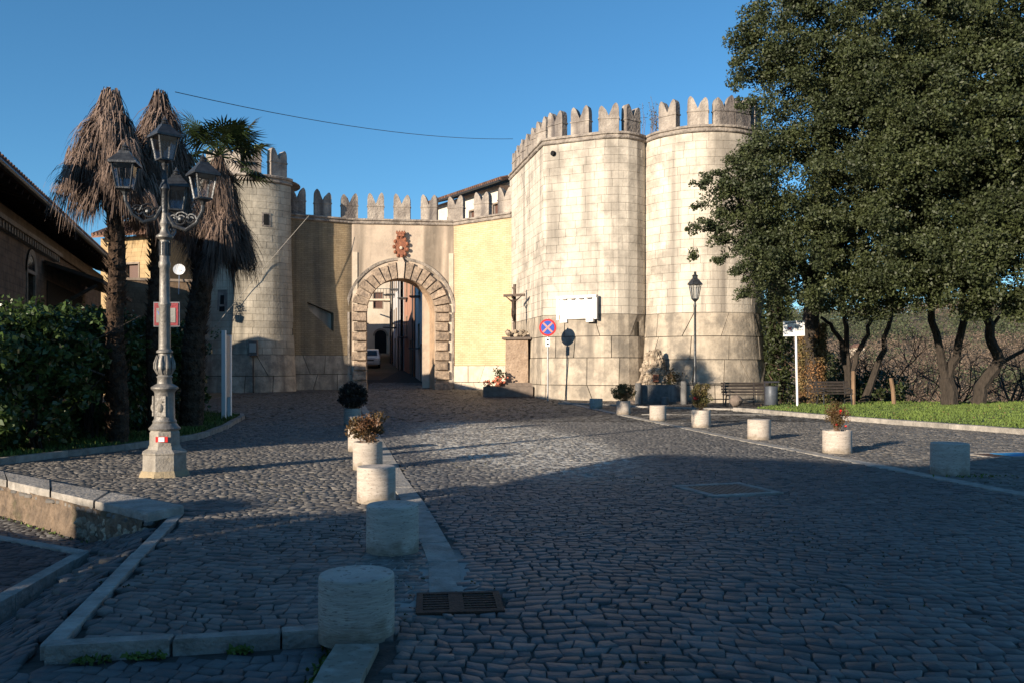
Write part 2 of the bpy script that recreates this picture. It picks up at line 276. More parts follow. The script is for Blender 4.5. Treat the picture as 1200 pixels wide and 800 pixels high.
class MB:
    def __init__(s): s.v = []; s.f = []; s.uv = []; s.hasuv = False
    def add(s, vs, fs, uvs=None):
        o = len(s.v); s.v += [tuple(v) for v in vs]; s.f += [tuple(i+o for i in f) for f in fs]
        if uvs: s.uv += uvs; s.hasuv = True
        else: s.uv += [(0, 0)]*len(vs)
        return s
    def box(s, c, size, rz=0, m=None, taper=1.0):
        x, y, z = [k/2 for k in size]; ca, sa = math.cos(rz), math.sin(rz); vs = []
        for dz in (-z, z):
            k = taper if dz > 0 else 1
            for dx, dy in ((-x, -y), (x, -y), (x, y), (-x, y)):
                dx2, dy2 = dx*k, dy*k
                p = Vector((dx2*ca-dy2*sa, dx2*sa+dy2*ca, dz))
                if m is not None: p = m @ p
                vs.append((c[0]+p[0], c[1]+p[1], c[2]+p[2]))
        return s.add(vs, [(3, 2, 1, 0), (4, 5, 6, 7), (0, 1, 5, 4), (1, 2, 6, 5), (2, 3, 7, 6), (3, 0, 4, 7)])
    def bar(s, a, b, w, h=None):
        a, b = Vector(a), Vector(b); d = b-a; L = d.length
        q = d.to_track_quat('Z', 'Y').to_matrix()
        return s.box((a+b)/2, (w, h or w, L), m=q)
    def tube(s, pts, rad, n=8, caps=True):
        pts = [Vector(p) for p in pts]
        if not isinstance(rad, (list, tuple)): rad = [rad]*len(pts)
        vs = []; fs = []
        ref = Vector((0, 0, 1)) if abs((pts[-1]-pts[0]).normalized().z) < .8 else Vector((0, 1, 0))
        for i, p in enumerate(pts):
            d = (pts[min(i+1, len(pts)-1)]-pts[max(i-1, 0)]).normalized()
            a = d.cross(ref);
            if a.length < 1e-4: a = d.cross(Vector((1, 0, 0)))
            a.normalize(); b = d.cross(a)
            for k in range(n):
                t = 2*math.pi*k/n; vs.append(p+(a*math.cos(t)+b*math.sin(t))*rad[i])
        for i in range(len(pts)-1):
            for k in range(n):
                k2 = (k+1) % n; fs.append((i*n+k, i*n+k2, (i+1)*n+k2, (i+1)*n+k))
        if caps: fs.append(tuple(range(n))[::-1]); fs.append(tuple((len(pts)-1)*n+k for k in range(n)))
        return s.add(vs, fs)
    def lathe(s, prof, c=(0, 0, 0), n=20, rot=0, caps=True):
        vs = []; fs = []
        for r, z in prof:
            for k in range(n):
                t = 2*math.pi*k/n+rot; vs.append((c[0]+r*math.cos(t), c[1]+r*math.sin(t), c[2]+z))
        for i in range(len(prof)-1):
            for k in range(n):
                k2 = (k+1) % n; fs.append((i*n+k, i*n+k2, (i+1)*n+k2, (i+1)*n+k))
        if caps: fs.append(tuple(range(n))[::-1]); fs.append(tuple((len(prof)-1)*n+k for k in range(n)))
        return s.add(vs, fs)
    def prism(s, poly, z0, z1):
        n = len(poly); vs = [(x, y, z0) for x, y in poly]+[(x, y, z1) for x, y in poly]
        ar = sum(poly[i][0]*poly[(i+1) % n][1]-poly[(i+1) % n][0]*poly[i][1] for i in range(n))
        top = tuple(range(n, 2*n)); bot = tuple(range(n))[::-1]; sd = [(i, (i+1) % n, n+(i+1) % n, n+i) for i in range(n)]
        if ar < 0: top = top[::-1]; bot = bot[::-1]; sd = [f[::-1] for f in sd]
        return s.add(vs, [bot, top]+sd)
    def extr(s, poly, M4, depth):       # polygon in local XZ, extruded along local Y, through matrix
        n = len(poly); vs = [M4 @ Vector((x, 0, z)) for x, z in poly]+[M4 @ Vector((x, depth, z)) for x, z in poly]
        return s.add(vs, [tuple(range(n)), tuple(range(n, 2*n))[::-1]]+[(i, n+i, n+(i+1) % n, (i+1) % n) for i in range(n)])
    def ball(s, c, r, seg=8, rings=5, sq=(1, 1, 1), jit=0):
        prof = []
        vs = []; fs = []
        for i in range(rings+1):
            ph = math.pi*i/rings
            for k in range(seg):
                t = 2*math.pi*k/seg; q = r*(1+random.uniform(-jit, jit))
                vs.append((c[0]+q*sq[0]*math.sin(ph)*math.cos(t), c[1]+q*sq[1]*math.sin(ph)*math.sin(t), c[2]-q*sq[2]*math.cos(ph)))
        for i in range(rings):
            for k in range(seg):
                k2 = (k+1) % seg; fs.append((i*seg+k, i*seg+k2, (i+1)*seg+k2, (i+1)*seg+k))
        return s.add(vs, fs)
    def build(s, name, m, parent=None, kind=None, world=False, smooth=False, label=None):
        me = bpy.data.meshes.new(name)
        vs = s.v
        if world and parent is not None:
            q = parent
            off = Vector((0, 0, 0))
            while q is not None: off += q.location; q = q.parent
            vs = [(v[0]-off[0], v[1]-off[1], v[2]-off[2]) for v in vs]
        me.from_pydata(vs, [], s.f)
        if s.hasuv:
            ul = me.uv_layers.new(name='UVMap'); idx = np.empty(len(me.loops), dtype=np.int32); me.loops.foreach_get('vertex_index', idx)
            ul.data.foreach_set('uv', np.array(s.uv, dtype=np.float32)[idx].ravel())
        me.materials.append(m)
        if smooth:
            me.polygons.foreach_set('use_smooth', [True]*len(me.polygons))
            try: me.set_sharp_from_angle(angle=R(38))
            except Exception: pass
        o = bpy.data.objects.new(name, me); COL.objects.link(o)
        if parent is not None: o.parent = parent
        if kind: o['kind'] = kind
        if label: o['label'] = label
        return o

def npmesh(name, V, Q, m, parent=None, kind=None, uv=None):
    """V (n,3) float, Q (k,4) or (k,3) int"""
    me = bpy.data.meshes.new(name); k = Q.shape[1]
    me.vertices.add(len(V)); me.vertices.foreach_set('co', np.ascontiguousarray(V, dtype=np.float32).ravel())
    me.loops.add(Q.size); me.loops.foreach_set('vertex_index', np.ascontiguousarray(Q, dtype=np.int32).ravel())
    me.polygons.add(len(Q)); me.polygons.foreach_set('loop_start', np.arange(0, Q.size, k, dtype=np.int32))
    me.update(calc_edges=True); me.materials.append(m)
    o = bpy.data.objects.new(name, me); COL.objects.link(o)
    if parent is not None: o.parent = parent
    if kind: o['kind'] = kind
    return o

def leaves(name, pts, size, m, parent=None, kind=None, up=.35, aspect=.55, outward=None, fold=True):
    """one small pointed quad per point, random orientation"""
    pts = np.asarray(pts, dtype=np.float64); n = len(pts)
    nr = rng.normal(size=(n, 3)); nr[:, 2] += up
    if outward is not None:
        o = pts-np.asarray(outward); o /= np.linalg.norm(o, axis=1, keepdims=True)+1e-6; nr += o*.9
    nr /= np.linalg.norm(nr, axis=1, keepdims=True)
    a = np.cross(nr, rng.normal(size=(n, 3))); a /= np.linalg.norm(a, axis=1, keepdims=True)+1e-9
    b = np.cross(nr, a)
    s = size*rng.uniform(.65, 1.35, size=(n, 1))
    V = np.stack([pts-a*s, pts+b*s*aspect, pts+a*s, pts-b*s*aspect], axis=1).reshape(-1, 3)
    if parent is not None: V = V-np.array(parent.location)
    Q = np.arange(4*n).reshape(-1, 4)
    return npmesh(name, V, Q, m, parent, kind)

def in_ball(n):
    v = rng.normal(size=(n, 3)); v /= np.linalg.norm(v, axis=1, keepdims=True)
    return v*rng.uniform(0, 1, size=(n, 1))**(1/2.2)
def clumped(centres, radii, per, flat=.75):
    out = []
    for c, r in zip(centres, radii):
        p = in_ball(per)*np.array([r, r, r*flat]); out.append(p+np.array(c))
    return np.concatenate(out)

# ---------------------------------------------------------------- ground shape
def sm(t): t = np.clip(t, 0, 1); return t*t*(3-2*t)
SA = np.array([-3.62, 9.45]); SB = np.array([-2.60, 4.95])          # white slab line down to the sunken lane
WF = [(-3.74, 8.78), (-6.28, 10.95), (-9.5, 13.6)]                  # front edge of the low wall's coping
WB = [(-3.55, 9.28), (-7.03, 12.05), (-9.2, 13.85)]
KERB = [(-2.66, 4.84), (-2.2, 4.94), (-1.7, 5.03), (-1.15, 5.16)]   # front kerb of the pavement
LSTRIP = [(3.0, -.20), (6.1, -.34), (7.1, -.44), (9.1, -.82), (12.3, -1.53), (16, -2.27), (19.3, -2.96), (27, -4.4), (36, -6.2), (46, -8.0)]
RSTRIP = [(3.0, 8.6), (8.0, 7.05), (10.7, 6.42), (13.6, 5.98), (18.8, 5.08), (27.6, 3.86), (34, 3.05), (40, 2.3)]
LKERB = [(-14, 12.2), (-8.6, 13.2), (-8.1, 14.9), (-7.35, 16.8), (-6.95, 19.3), (-7.4, 22.2), (-8.55, 27.6), (-12.6, 30.5)]
RKERB = [(8.35, 31.4), (8.8, 30.4), (9.7, 27.0), (12.3, 20.7), (15.8, 13.5), (18.5, 8)]
def lsx(y): return np.interp(y, [a for a, b in LSTRIP], [b for a, b in LSTRIP])
def rsx(y): return np.interp(y, [a for a, b in RSTRIP], [b for a, b in RSTRIP])
def lkx(y): return np.interp(y, [p[1] for p in LKERB], [p[0] for p in LKERB])
def rkx(y): return np.interp(y, [p[1] for p in RKERB[::-1]], [p[0] for p in RKERB[::-1]])
def wallback_y(x): return np.interp(x, [-9.5, -6.28, -3.74], [13.6, 10.95, 8.78])
def lane_mask(x, y):
    sxl = SA[0]+(SB[0]-SA[0])*(y-SA[1])/(SB[1]-SA[1])
    a = (x < sxl) & (y >= 4.86) & (y < wallback_y(x))
    kx = np.interp(x, [p[0] for p in KERB], [p[1] for p in KERB])
    b = (x < -.97) & (y < np.where(x < KERB[0][0], 4.86, kx))
    return a, b
def gz(x, y):
    x = np.asarray(x, float); y = np.asarray(y, float)
    z = .3*sm((y-36)/15)+np.where(y > 52, .065*(y-52), 0)
    a, b = lane_mask(x, y)
    sxl = SA[0]+(SB[0]-SA[0])*(y-SA[1])/(SB[1]-SA[1])
    z = np.where(a, -.02-.36*sm((sxl-x)/1.25), z)
    z = np.where(b, -.075-.3*sm((-2.6-x)/2.5), z)
    # the land drops behind the lawn, then the far hillside rises
    rr = sm((y-37-(x < 13)*0)/10)*sm((x-11.6)/2.0)
    far = -9*rr
    hill = 28*sm((y-95)/190)+2.2*np.sin(x*.05)*sm((y-80)/60)
    z = np.where((x > 11) & (y > 34), z*(1-rr)+far+hill*sm((x-12)/30), z)
    z = np.where((x < -22) & (y > 60), z, z)
    return z
def region(x, y):     # 0 other, 1 road, 2 pavement, 3 side pavement, 4 lane, 5 red parcel
    a, b = lane_mask(x, y)
    r = np.zeros(x.shape, int)
    r[(x > lsx(y)-.14) & (x < rsx(y))] = 1
    r[(x >= rsx(y)) & (x < np.where(y < 31.4, rkx(y), 11.5)) & (y < 39.5)] = 3
    lp = (x <= lsx(y)-.14)
    wl = np.interp(y, [8.78, 10.95, 13.6], [-3.74, -6.28, -9.5])
    lim = np.where(y < 13.2, wl, np.where(y < 30.5, lkx(y), -14.5))
    r[lp & (x > lim) & ~a & ~b] = 2
    r[(a | b)] = 4
    r[(y > 52.5)] = 0
    st = (y > 46) & (x > -9.2) & (x < -5.0); r[st & (y < 90)] = 1
    return r

xs = np.unique(np.round(np.concatenate([np.arange(-60, -9, 3), np.arange(-9, 1.01, .1), np.arange(1, 20, .5), np.arange(20, 60, 2), np.arange(60, 420, 12), [-900, -400, -200, -100, 600, 1200]]), 3))
ys = np.unique(np.round(np.concatenate([[-300, -100, -40], np.arange(-20, 3, 2), np.arange(3, 14, .1), np.arange(14, 56, .5), np.arange(56, 120, 3), np.arange(120, 420, 12), [500, 800, 1600]]), 3))
X, Y = np.meshgrid(xs, ys); Z = gz(X, Y)
reg = region(X, Y)
paved = (reg > 0)
Zm = Z.copy()      # beside a step the bedding keeps to the lower level
for a_ in (-1, 0, 1):
    for b_ in (-1, 0, 1):
        Zm = np.minimum(Zm, np.roll(np.roll(Z, a_, 0), b_, 1))
fine = (X > -9) & (X < .5) & (Y > 3.2) & (Y < 13.8)
Z = np.where(fine, Zm, Z)-np.where(paved, .013, .012)
_ca, _sa = math.cos(.2), math.sin(.2)
_u = ((X+.2)*_ca+(Y-18.8)*_sa)/2.3; _v = (-(X+.2)*_sa+(Y-18.8)*_ca)/7.2
Z = Z+np.where(paved, .0065*sm((1.2-np.hypot((X+.85)/.75, (Y-6.5)/1.2))/.4), 0)+np.where(paved, .0105*sm((1.15-np.hypot(_u, _v))/.3), 0)
V = np.stack([X.ravel(), Y.ravel(), Z.ravel()], 1); nx = len(xs); ny = len(ys)
i, j = np.meshgrid(np.arange(nx-1), np.arange(ny-1)); q = (j*nx+i).ravel()
Q = np.stack([q, q+1, q+nx+1, q+nx], 1)
cx = (X[:-1, :-1]+X[1:, 1:])/2; cy = (Y[:-1, :-1]+Y[1:, 1:])/2
ground = npmesh('ground', V, Q, M['grout'], kind='structure'); ground.data.materials.append(M['earth'])
mi = np.where(((cx > 10.5) & (cy > 34)) | (cx < -14) | (cx > 19) | (cy > 60) | ((cx < lkx(cy)) & (cy > 12)), 1, 0).ravel().astype(np.int32)
ground.data.polygons.foreach_set('material_index', mi)
ground.data.polygons.foreach_set('use_smooth', [True]*len(Q))

# ---------------------------------------------------------------- cobbles
EXC = []       # (cx, cy, hx, hy, rot) rectangles kept free of cobbles
G1 = (-.36, 5.80, .29, .25, .10); G2 = (2.80, 11.15, .52, .50, R(18)); G3 = (9.05, 15.6, .62, .36, R(14))
EXC += [G1, G2, G3]
def free(x, y):
    ok = np.ones(x.shape, bool)
    for cx_, cy_, hx, hy, r in EXC:
        dx, dy = x-cx_, y-cy_; u = dx*math.cos(r)+dy*math.sin(r); v = -dx*math.sin(r)+dy*math.cos(r)
        ok &= ~((abs(u) < hx+.05) & (abs(v) < hy+.05))
    return ok
def seg_dist(x, y, pts):
    d = np.full(x.shape, 1e9)
    for (x0, y0), (x1, y1) in zip(pts[:-1], pts[1:]):
        t = np.clip(((x-x0)*(x1-x0)+(y-y0)*(y1-y0))/((x1-x0)**2+(y1-y0)**2), 0, 1)
        d = np.minimum(d, np.hypot(x-x0-t*(x1-x0), y-y0-t*(y1-y0)))
    return d
def lay():
    out = []
    v = 2.6; k = 0
    while v < 56:
        kf_ = .95 if v < 7.5 else (.84 if v < 24 else 1.15)
        dv = rng.uniform(.10, .135)*kf_
        lim = .66*v+2.6
        u0, u1 = -min(lim, 15.5), min(lim, 16)
        n = int((u1-u0)/.085)+10
        w = rng.uniform(.09, .165, n)*kf_
        e = u0+np.cumsum(w)-rng.uniform(0, .2); e = e[e < u1]
        c = np.stack([e-w[:len(e)]/2, np.full(len(e), v+dv/2), w[:len(e)], np.full(len(e), dv)], 1); out.append(c)
        v += dv
    return np.concatenate(out)
def warp(u, v):
    a = -.10
    x = u*math.cos(a)-v*math.sin(a)*0+.05*np.sin(v*2.1+u*.7)+.03*np.sin(v*5.3)
    y = v+.10*np.sin(u*1.5+.6*np.sin(v*.35))+.10*np.sin(u*3.7+v*.9)*.5-.05*u
    x = x+.012*np.sin(19*u+11*v)+.012*np.sin(31*v-9*u+1.3*np.sin(4*u))
    y = y+.014*np.sin(15*u-6*v+2*np.sin(3*v))+.013*np.sin(37*u+5*v)+.09*np.sin(.8*u+.5)*np.sin(1.1*v)
    return x, y
C = lay(); n = len(C)
gap = rng.uniform(.0005, .0065, (n, 1))+np.where(C[:, 1:2] > 24, .004, 0)
off = np.array([[-.5, -.5], [.5, -.5], [.5, .5], [-.5, .5]])
U = C[:, None, 0]+off[None, :, 0]*(C[:, None, 2]-2*gap); Vv = C[:, None, 1]+off[None, :, 1]*(C[:, None, 3]-2*gap)
U = U+rng.normal(0, .0060, U.shape); Vv = Vv+rng.normal(0, .0060, Vv.shape)
CX, CY = warp(U, Vv); mxx = CX.mean(1); myy = CY.mean(1)
ZC = gz(mxx, myy)[:, None]*np.ones((1, 4))
ZC = np.where(myy[:, None] > 3, gz(CX, CY), ZC)
ZC = np.where(abs(ZC-ZC.mean(1, keepdims=True)).max(1, keepdims=True) > .03, gz(mxx, myy)[:, None], ZC)
ZC = ZC+rng.normal(0, .0025, (n, 1))+rng.normal(0, .0020, (n, 4))
rg = region(mxx, myy)
ok = (rg > 0) & free(mxx, myy) & (abs(mxx) < .64*myy+1.6) & (myy > 3.4)
ok &= ~((seg_dist(mxx, myy, [(b-.13, a) for a, b in LSTRIP if a >= 6.1]) < .14) & (myy > 6.0))
ok &= ~(seg_dist(mxx, myy, [(b, a) for a, b in RSTRIP]) < .15)
ok &= ~(seg_dist(mxx, myy, [tuple(SA+np.array([-.08, 0])), tuple(SB+np.array([-.08, 0]))]) < .12)
ok &= ~(seg_dist(mxx, myy, KERB) < .10)
ok &= ~((abs(mxx+.84) < .18) & (myy < 5.0))
PAR = [(-4.35, 8.72), (-5.9, 9.72), (-9, 11.6), (-9, 5.2), (-3.9, 6.4)]  # (raised reddish parcel, clockwise)
def inpoly(x, y, P_):
    c = np.zeros(x.shape, bool); m = len(P_)
    for a in range(m):
        x0, y0 = P_[a]; x1, y1 = P_[(a+1) % m]
        if y0 == y1: continue
        c ^= ((y0 > y) != (y1 > y)) & (x < (x1-x0)*(y-y0)/(y1-y0)+x0)
    return c
#par = inpoly(mxx, myy, [(-4.33, 8.75), (-5.5, 9.19), (-9.5, 11.6), (-9.5, 5.5), (-4.1, 6.83), (-3.2, 7.0)]) & False
# parcel: edge lines through photo points (105,647) (0,628) and (0,708)
PA = P(105, 647, 8.75); PAx, PAy = -4.15, 8.39
def parcel_mask(x, y):
    # left of the line (105,647)-(0,708) and in front of the line (105,647)-(0,628)
    l1 = (x-PAx)*(6.55-PAy)-(y-PAy)*(-3.93-PAx)
    yy = PAy+(9.19-PAy)*(x-PAx)/(-5.5-PAx)
    xx = PAx+(-3.93-PAx)*(y-PAy)/(6.55-PAy)
    return (x < xx) & (y < yy) & (y > 4.9)
PZ = -.22
pm = parcel_mask(mxx, myy) & (rg == 4)
ZC = np.where(pm[:, None], PZ+rng.normal(0, .003, (n, 1)), ZC)
rg = np.where(pm, 5, rg)
ok &= ~((seg_dist(mxx, myy, [(PAx, PAy), (-5.5, 9.19), (-9.5, 11.6)]) < .09) | (seg_dist(mxx, myy, [(PAx, PAy), (-3.93, 6.55), (-3.8, 5.0)]) < .11)) | ~(rg >= 4)
CXm = CX-mxx[:, None]; CYm = CY-myy[:, None]
top = np.stack([mxx[:, None]+CXm*.90, myy[:, None]+CYm*.90, ZC+.002], 2)
mid = np.stack([CX, CY, ZC-.006], 2)
low = np.stack([CX, CY, ZC-.035], 2)
FQ = np.array([[0, 1, 2, 3], [4, 5, 1, 0], [5, 6, 2, 1], [6, 7, 3, 2], [7, 4, 0, 3], [8, 9, 5, 4], [9, 10, 6, 5], [10, 11, 7, 6], [11, 8, 4, 7]])
def cobble_region(code, name, m, nsingle=300):
    idx = np.where(ok & (rg == code))[0]
    dist = myy[idx]; idx = idx[np.argsort(dist)]
    infr = (abs(mxx[idx]) < .605*myy[idx]) & (myy[idx] > 4.25)
    single = idx[infr][:nsingle]; rest = np.setdiff1d(idx, single)
    far_ = myy[rest] > 25; nr_, fr_ = rest[~far_], rest[far_]
    VV = np.concatenate([top[nr_], mid[nr_], low[nr_]], 1).reshape(-1, 3)
    QQ = (np.arange(len(nr_))[:, None, None]*12+FQ[None]).reshape(-1, 4)
    ft_ = top[fr_].copy(); ft_[:, :, 0] = mxx[fr_][:, None]+CXm[fr_]*.97; ft_[:, :, 1] = myy[fr_][:, None]+CYm[fr_]*.97; ft_[:, :, 2] += rng.normal(0, .004, (len(fr_), 4))
    QQ = np.concatenate([QQ, len(VV)+np.arange(len(fr_)*4).reshape(-1, 4)]); VV = np.concatenate([VV, ft_.reshape(-1, 3)])
    # the setting object itself: a bedding sheet under this paving
    base = [v for v in single[:1]]
    k = np.where(reg.ravel() == code if code < 5 else (parcel_mask(X, Y) & (reg == 4)).ravel())[0]
    inm = np.zeros(nx*ny, bool); inm[k] = True
    keep = inm[Q].all(1); qq = Q[keep]
    used, inv = np.unique(qq, return_inverse=True)
    vb = V[used].copy(); vb[:, 2] += .002
    if code == 5: vb[:, 2] = PZ-.02
    root = npmesh(name, vb, inv.reshape(-1, 4), M['grout'], kind='structure')
    o = npmesh('cobblestones', VV, QQ, m, root, kind='stuff')
    for s_ in single:
        VV = np.concatenate([top[s_], mid[s_], low[s_]], 0)
        npmesh('cobblestone', VV, FQ, m, root)
    return root
road = cobble_region(1, 'road', M['cobble'])
pavement = cobble_region(2, 'pavement', M['cobble_old'])
side_pavement = cobble_region(3, 'side_pavement', M['cobble_old'], 160)
lane = cobble_region(4, 'sunken_lane', M['cobble'], 260)
parcel = cobble_region(5, 'raised_paving', M['cobble_red'], 120)

# ---------------------------------------------------------------- slab strips and kerbs
def slab_run(pts, width, z_top, thick, lens, name, piece, m, parent=None, side=0, jit=.004, kind='structure', root_mb=None):
    """pts: polyline of the strip's right edge (side=0) or centre (side=.5); slabs follow it one by one"""
    root = parent
    if root is None:
        root = bpy.data.objects.new(name, None); COL.objects.link(root); root['kind'] = kind
    pts = [Vector((p[0], p[1])) for p in pts]
    L = [0]
    for a, b in zip(pts[:-1], pts[1:]): L.append(L[-1]+(b-a).length)
    def at(u):
        u = max(0, min(L[-1], u))
        for k in range(len(pts)-1):
            if u <= L[k+1]+1e-9:
                t = (u-L[k])/(L[k+1]-L[k]); return pts[k].lerp(pts[k+1], t), (pts[k+1]-pts[k]).normalized()
    u = 0
    while u < L[-1]-.05:
        ln = random.uniform(*lens); u1 = min(L[-1], u+ln)
        a, da = at(u+.004); b, db = at(u1-.004); mm, _ = at((u+u1)/2)
        na = Vector((-da.y, da.x)); nb = Vector((-db.y, db.x)); o0 = -side*width; o1 = (1-side)*width
        q4 = [a+na*o0, b+nb*o0, b+nb*o1, a+na*o1]
        q4 = [(p.x+random.uniform(-.006, .006), p.y+random.uniform(-.006, .006)) for p in q4]
        z = z_top if not callable(z_top) else z_top(mm.x, mm.y)
        zj = z+random.uniform(-jit, jit)
        c = (sum(p[0] for p in q4)/4, sum(p[1] for p in q4)/4)
        inn = [(c[0]+(p[0]-c[0])*(1-.02/max(.3, ln)), c[1]+(p[1]-c[1])*(1-.02/max(.3, ln))) for p in q4]
        ar = sum(q4[k][0]*q4[(k+1) % 4][1]-q4[(k+1) % 4][0]*q4[k][1] for k in range(4))
        if ar < 0: q4 = q4[::-1]; inn = inn[::-1]
        zs = [zj+random.uniform(-.003, .003) for _ in range(4)]
        vs = [(p[0], p[1], zj-thick) for p in q4]+[(p[0], p[1], zs[k]-.010) for k, p in enumerate(q4)]+[(inn[k][0], inn[k][1], zs[k]) for k in range(4)]
        fs = [(8, 9, 10, 11)]+[(k, (k+1) % 4, 4+(k+1) % 4, 4+k) for k in range(4)]+[(4+k, 4+(k+1) % 4, 8+(k+1) % 4, 8+k) for k in range(4)]
        MB().add(vs, fs).build(piece, m, root)
        u = u1
    return root
zg = lambda dz: (lambda x, y: float(gz(np.array(x), np.array(y)))+dz)
slab_run([(-.34, 6.08), (-.46, 7.25), (-.66, 8.15), (-.82, 9.1), (-1.53, 12.3), (-2.27, 16), (-2.96, 19.3), (-4.4, 27), (-6.2, 36)], .25, zg(.006), .1, (.7, 1.5), 'border_strip', 'slab', M['strip'])
slab_run([(b, a) for a, b in RSTRIP], .24, zg(.012), .1, (.7, 1.4), 'border_strip', 'slab', M['strip'], side=.5)
slab_run([tuple(SB+np.array([-.0, -.02])), tuple(SA)], .115, .008, .3, (1.0, 1.7), 'border_strip', 'slab', M['strip'])
slab_run(KERB, .11, .012, .25, (.5, .75), 'pavement_kerb', 'kerb_stone', M['kerb'])
slab_run([(-.72, 3.2), (-.76, 4.2), (-.76, 4.86)], .24, .03, .25, (1.2, 1.7), 'border_slab', 'slab', M['travertine'])
slab_run([(-3.8, 5.0), (-3.93, 6.55), (PAx, PAy)], .13, PZ+.015, .22, (.8, 1.3), 'parcel_kerb', 'kerb_stone', M['kerb'])
slab_run([(PAx, PAy), (-5.5, 9.19), (-9.5, 11.6)], .12, PZ+.015, .22, (.8, 1.3), 'parcel_kerb', 'kerb_stone', M['kerb'], side=0)
slab_run([(-3.6, 4.2), (-2.9, 4.5), (-2.45, 4.55)], .10, -.09, .1, (.6, .9), 'gutter_strip', 'slab', M['kerb'])
slab_run(RKERB[::-1], .28, zg(.13), .3, (.8, 1.3), 'lawn_kerb', 'kerb_stone', M['kerb'], side=0)
slab_run(LKERB, .14, zg(.11), .3, (.9, 1.4), 'lawn_kerb', 'kerb_stone', M['kerb'], side=0)
slab_run([(4.4, 28.9), (8.9, 28.6)], .3, zg(.012), .1, (.9, 1.3), 'border_strip', 'slab', M['strip'])
slab_run([(2.0, 37.2), (3.4, 36.4), (5.5, 33.6), (8.3, 31.8)], .25, zg(.06), .2, (.9, 1.3), 'pavement_kerb', 'kerb_stone', M['kerb'])

# low wall with broad coping beside the sunken lane
lw = thing('low_wall', 'low rubble wall with a broad pale stone coping beside the sunken lane', 'wall', (-6, 10.9, 0))
wf = [(-3.80, 8.86), (-6.3, 11.0), (-9.4, 13.6)]; wb = [(-3.62, 9.22), (-6.9, 11.95), (-9.2, 13.9)]
mb = MB()
nseg = 26
def lerp2(pl, t):
    k = min(int(t*(len(pl)-1)), len(pl)-2); f_ = t*(len(pl)-1)-k
    return (pl[k][0]*(1-f_)+pl[k+1][0]*f_, pl[k][1]*(1-f_)+pl[k+1][1]*f_)
vs = []; rows = 8
for i in range(nseg+1):
    x, y = lerp2(wf, i/nseg)
    for r_ in range(rows+1):
        z = -.55+(.57)*r_/rows; jn = .035*mnoise.noise(Vector((x*5, y*5, z*6)))
        vs.append((x-.02+jn, y-.03+jn, z))
fs = [(a*(rows+1)+b, (a+1)*(rows+1)+b, (a+1)*(rows+1)+b+1, a*(rows+1)+b+1) for a in range(nseg) for b in range(rows)]
mb.add(vs, fs)
mb.add([(wf[0][0], wf[0][1], -.5), (wb[0][0], wb[0][1], -.5), (wb[0][0], wb[0][1], .02), (wf[0][0], wf[0][1], .02)], [(0, 1, 2, 3)])
mb.build('wall', mat('rubble_wall', (.21, .155, .11), (.085, .065, .05), scale=6, rough=1, bump=1, bscale=14, detail=12, dirt=((.05, .06, .025), .6, 2.5, .55)), lw, world=True)
for k in range(200):       # rough stones showing in the dark end of the wall
    t = random.uniform(0, .26); x, y = lerp2(wf, t); z = random.uniform(-.36, -.06)
    if k < 46: MB().ball((x+.01, y-.035, z), random.uniform(.045, .085), 6, 4, (1, .45, .7), .25).build('stone', M['rock'], lw, world=True)
ts = [0, .19, .37, .56, .75, 1]
for a, b in zip(ts[:-1], ts[1:]):
    p = [lerp2(WF, a+.004), lerp2(WF, b-.004), lerp2(WB, b-.004), lerp2(WB, a+.004)]
    c = Vector((sum(q_[0] for q_ in p)/4, sum(q_[1] for q_ in p)/4))
    zt = .10+random.uniform(-.006, .006)
    inn = [(c.x+(q_[0]-c.x)*.985, c.y+(q_[1]-c.y)*.97) for q_ in p]
    vs = [(q_[0], q_[1], .0) for q_ in p]+[(q_[0], q_[1], zt-.02) for q_ in p]+[(q_[0], q_[1], zt) for q_ in inn]
    fs = [(8, 11, 10, 9), (0, 1, 2, 3)]+[(k, 4+k, 4+(k+1) % 4, (k+1) % 4) for k in range(4)]+[(4+k, 8+k, 8+(k+1) % 4, 4+(k+1) % 4) for k in range(4)]
    MB().add(vs, fs).build('coping_stone', M['kerb'], lw, world=True)

# ---------------------------------------------------------------- lawns
def lawn(name, poly, z, nblade, h, dens_y=None, wide=.012):
    mb = MB(); n_ = len(poly)
    o = mb.prism(poly, z-.25, z).build(name, M['grass_soil'], kind='structure')
    xs_ = [p[0] for p in poly]; ys_ = [p[1] for p in poly]
    px_ = rng.uniform(min(xs_), max(xs_), nblade*3); t = rng.uniform(0, 1, nblade*3)**1.3; py_ = min(ys_)+(max(ys_)-min(ys_))*t
    k = inpoly(px_, py_, poly); px_, py_ = px_[k][:nblade], py_[k][:nblade]; m = len(px_)
    a = rng.uniform(0, 2*math.pi, m); hh = h*rng.uniform(.5, 1.5, m)*(1+.6*np.sin(px_*1.3+py_)*np.sin(py_*2.1)); w = wide*rng.uniform(.6, 1.6, m); le = rng.normal(0, .4, (m, 2))*hh[:, None]
    b0 = np.stack([px_-w*np.cos(a), py_-w*np.sin(a), np.full(m, z-.01)], 1); b1 = np.stack([px_+w*np.cos(a), py_+w*np.sin(a), np.full(m, z-.01)], 1)
    tt = np.stack([px_+le[:, 0], py_+le[:, 1], z+hh], 1)
    VV = np.stack([b0, b1, tt], 1).reshape(-1, 3); g_ = npmesh('grass', VV, np.arange(3*m).reshape(-1, 3), M['grass'], kind='stuff')
    tag(g_, None, None, None, 'stuff'); return o
lawn('lawn', [(8.9, 31.2), (9.0, 30.6), (9.95, 27.0), (12.55, 20.8), (16.1, 13.6), (26, 16), (30, 36.5), (13, 36.5), (11.5, 35.5)], .11, 70000, .055, wide=.02)
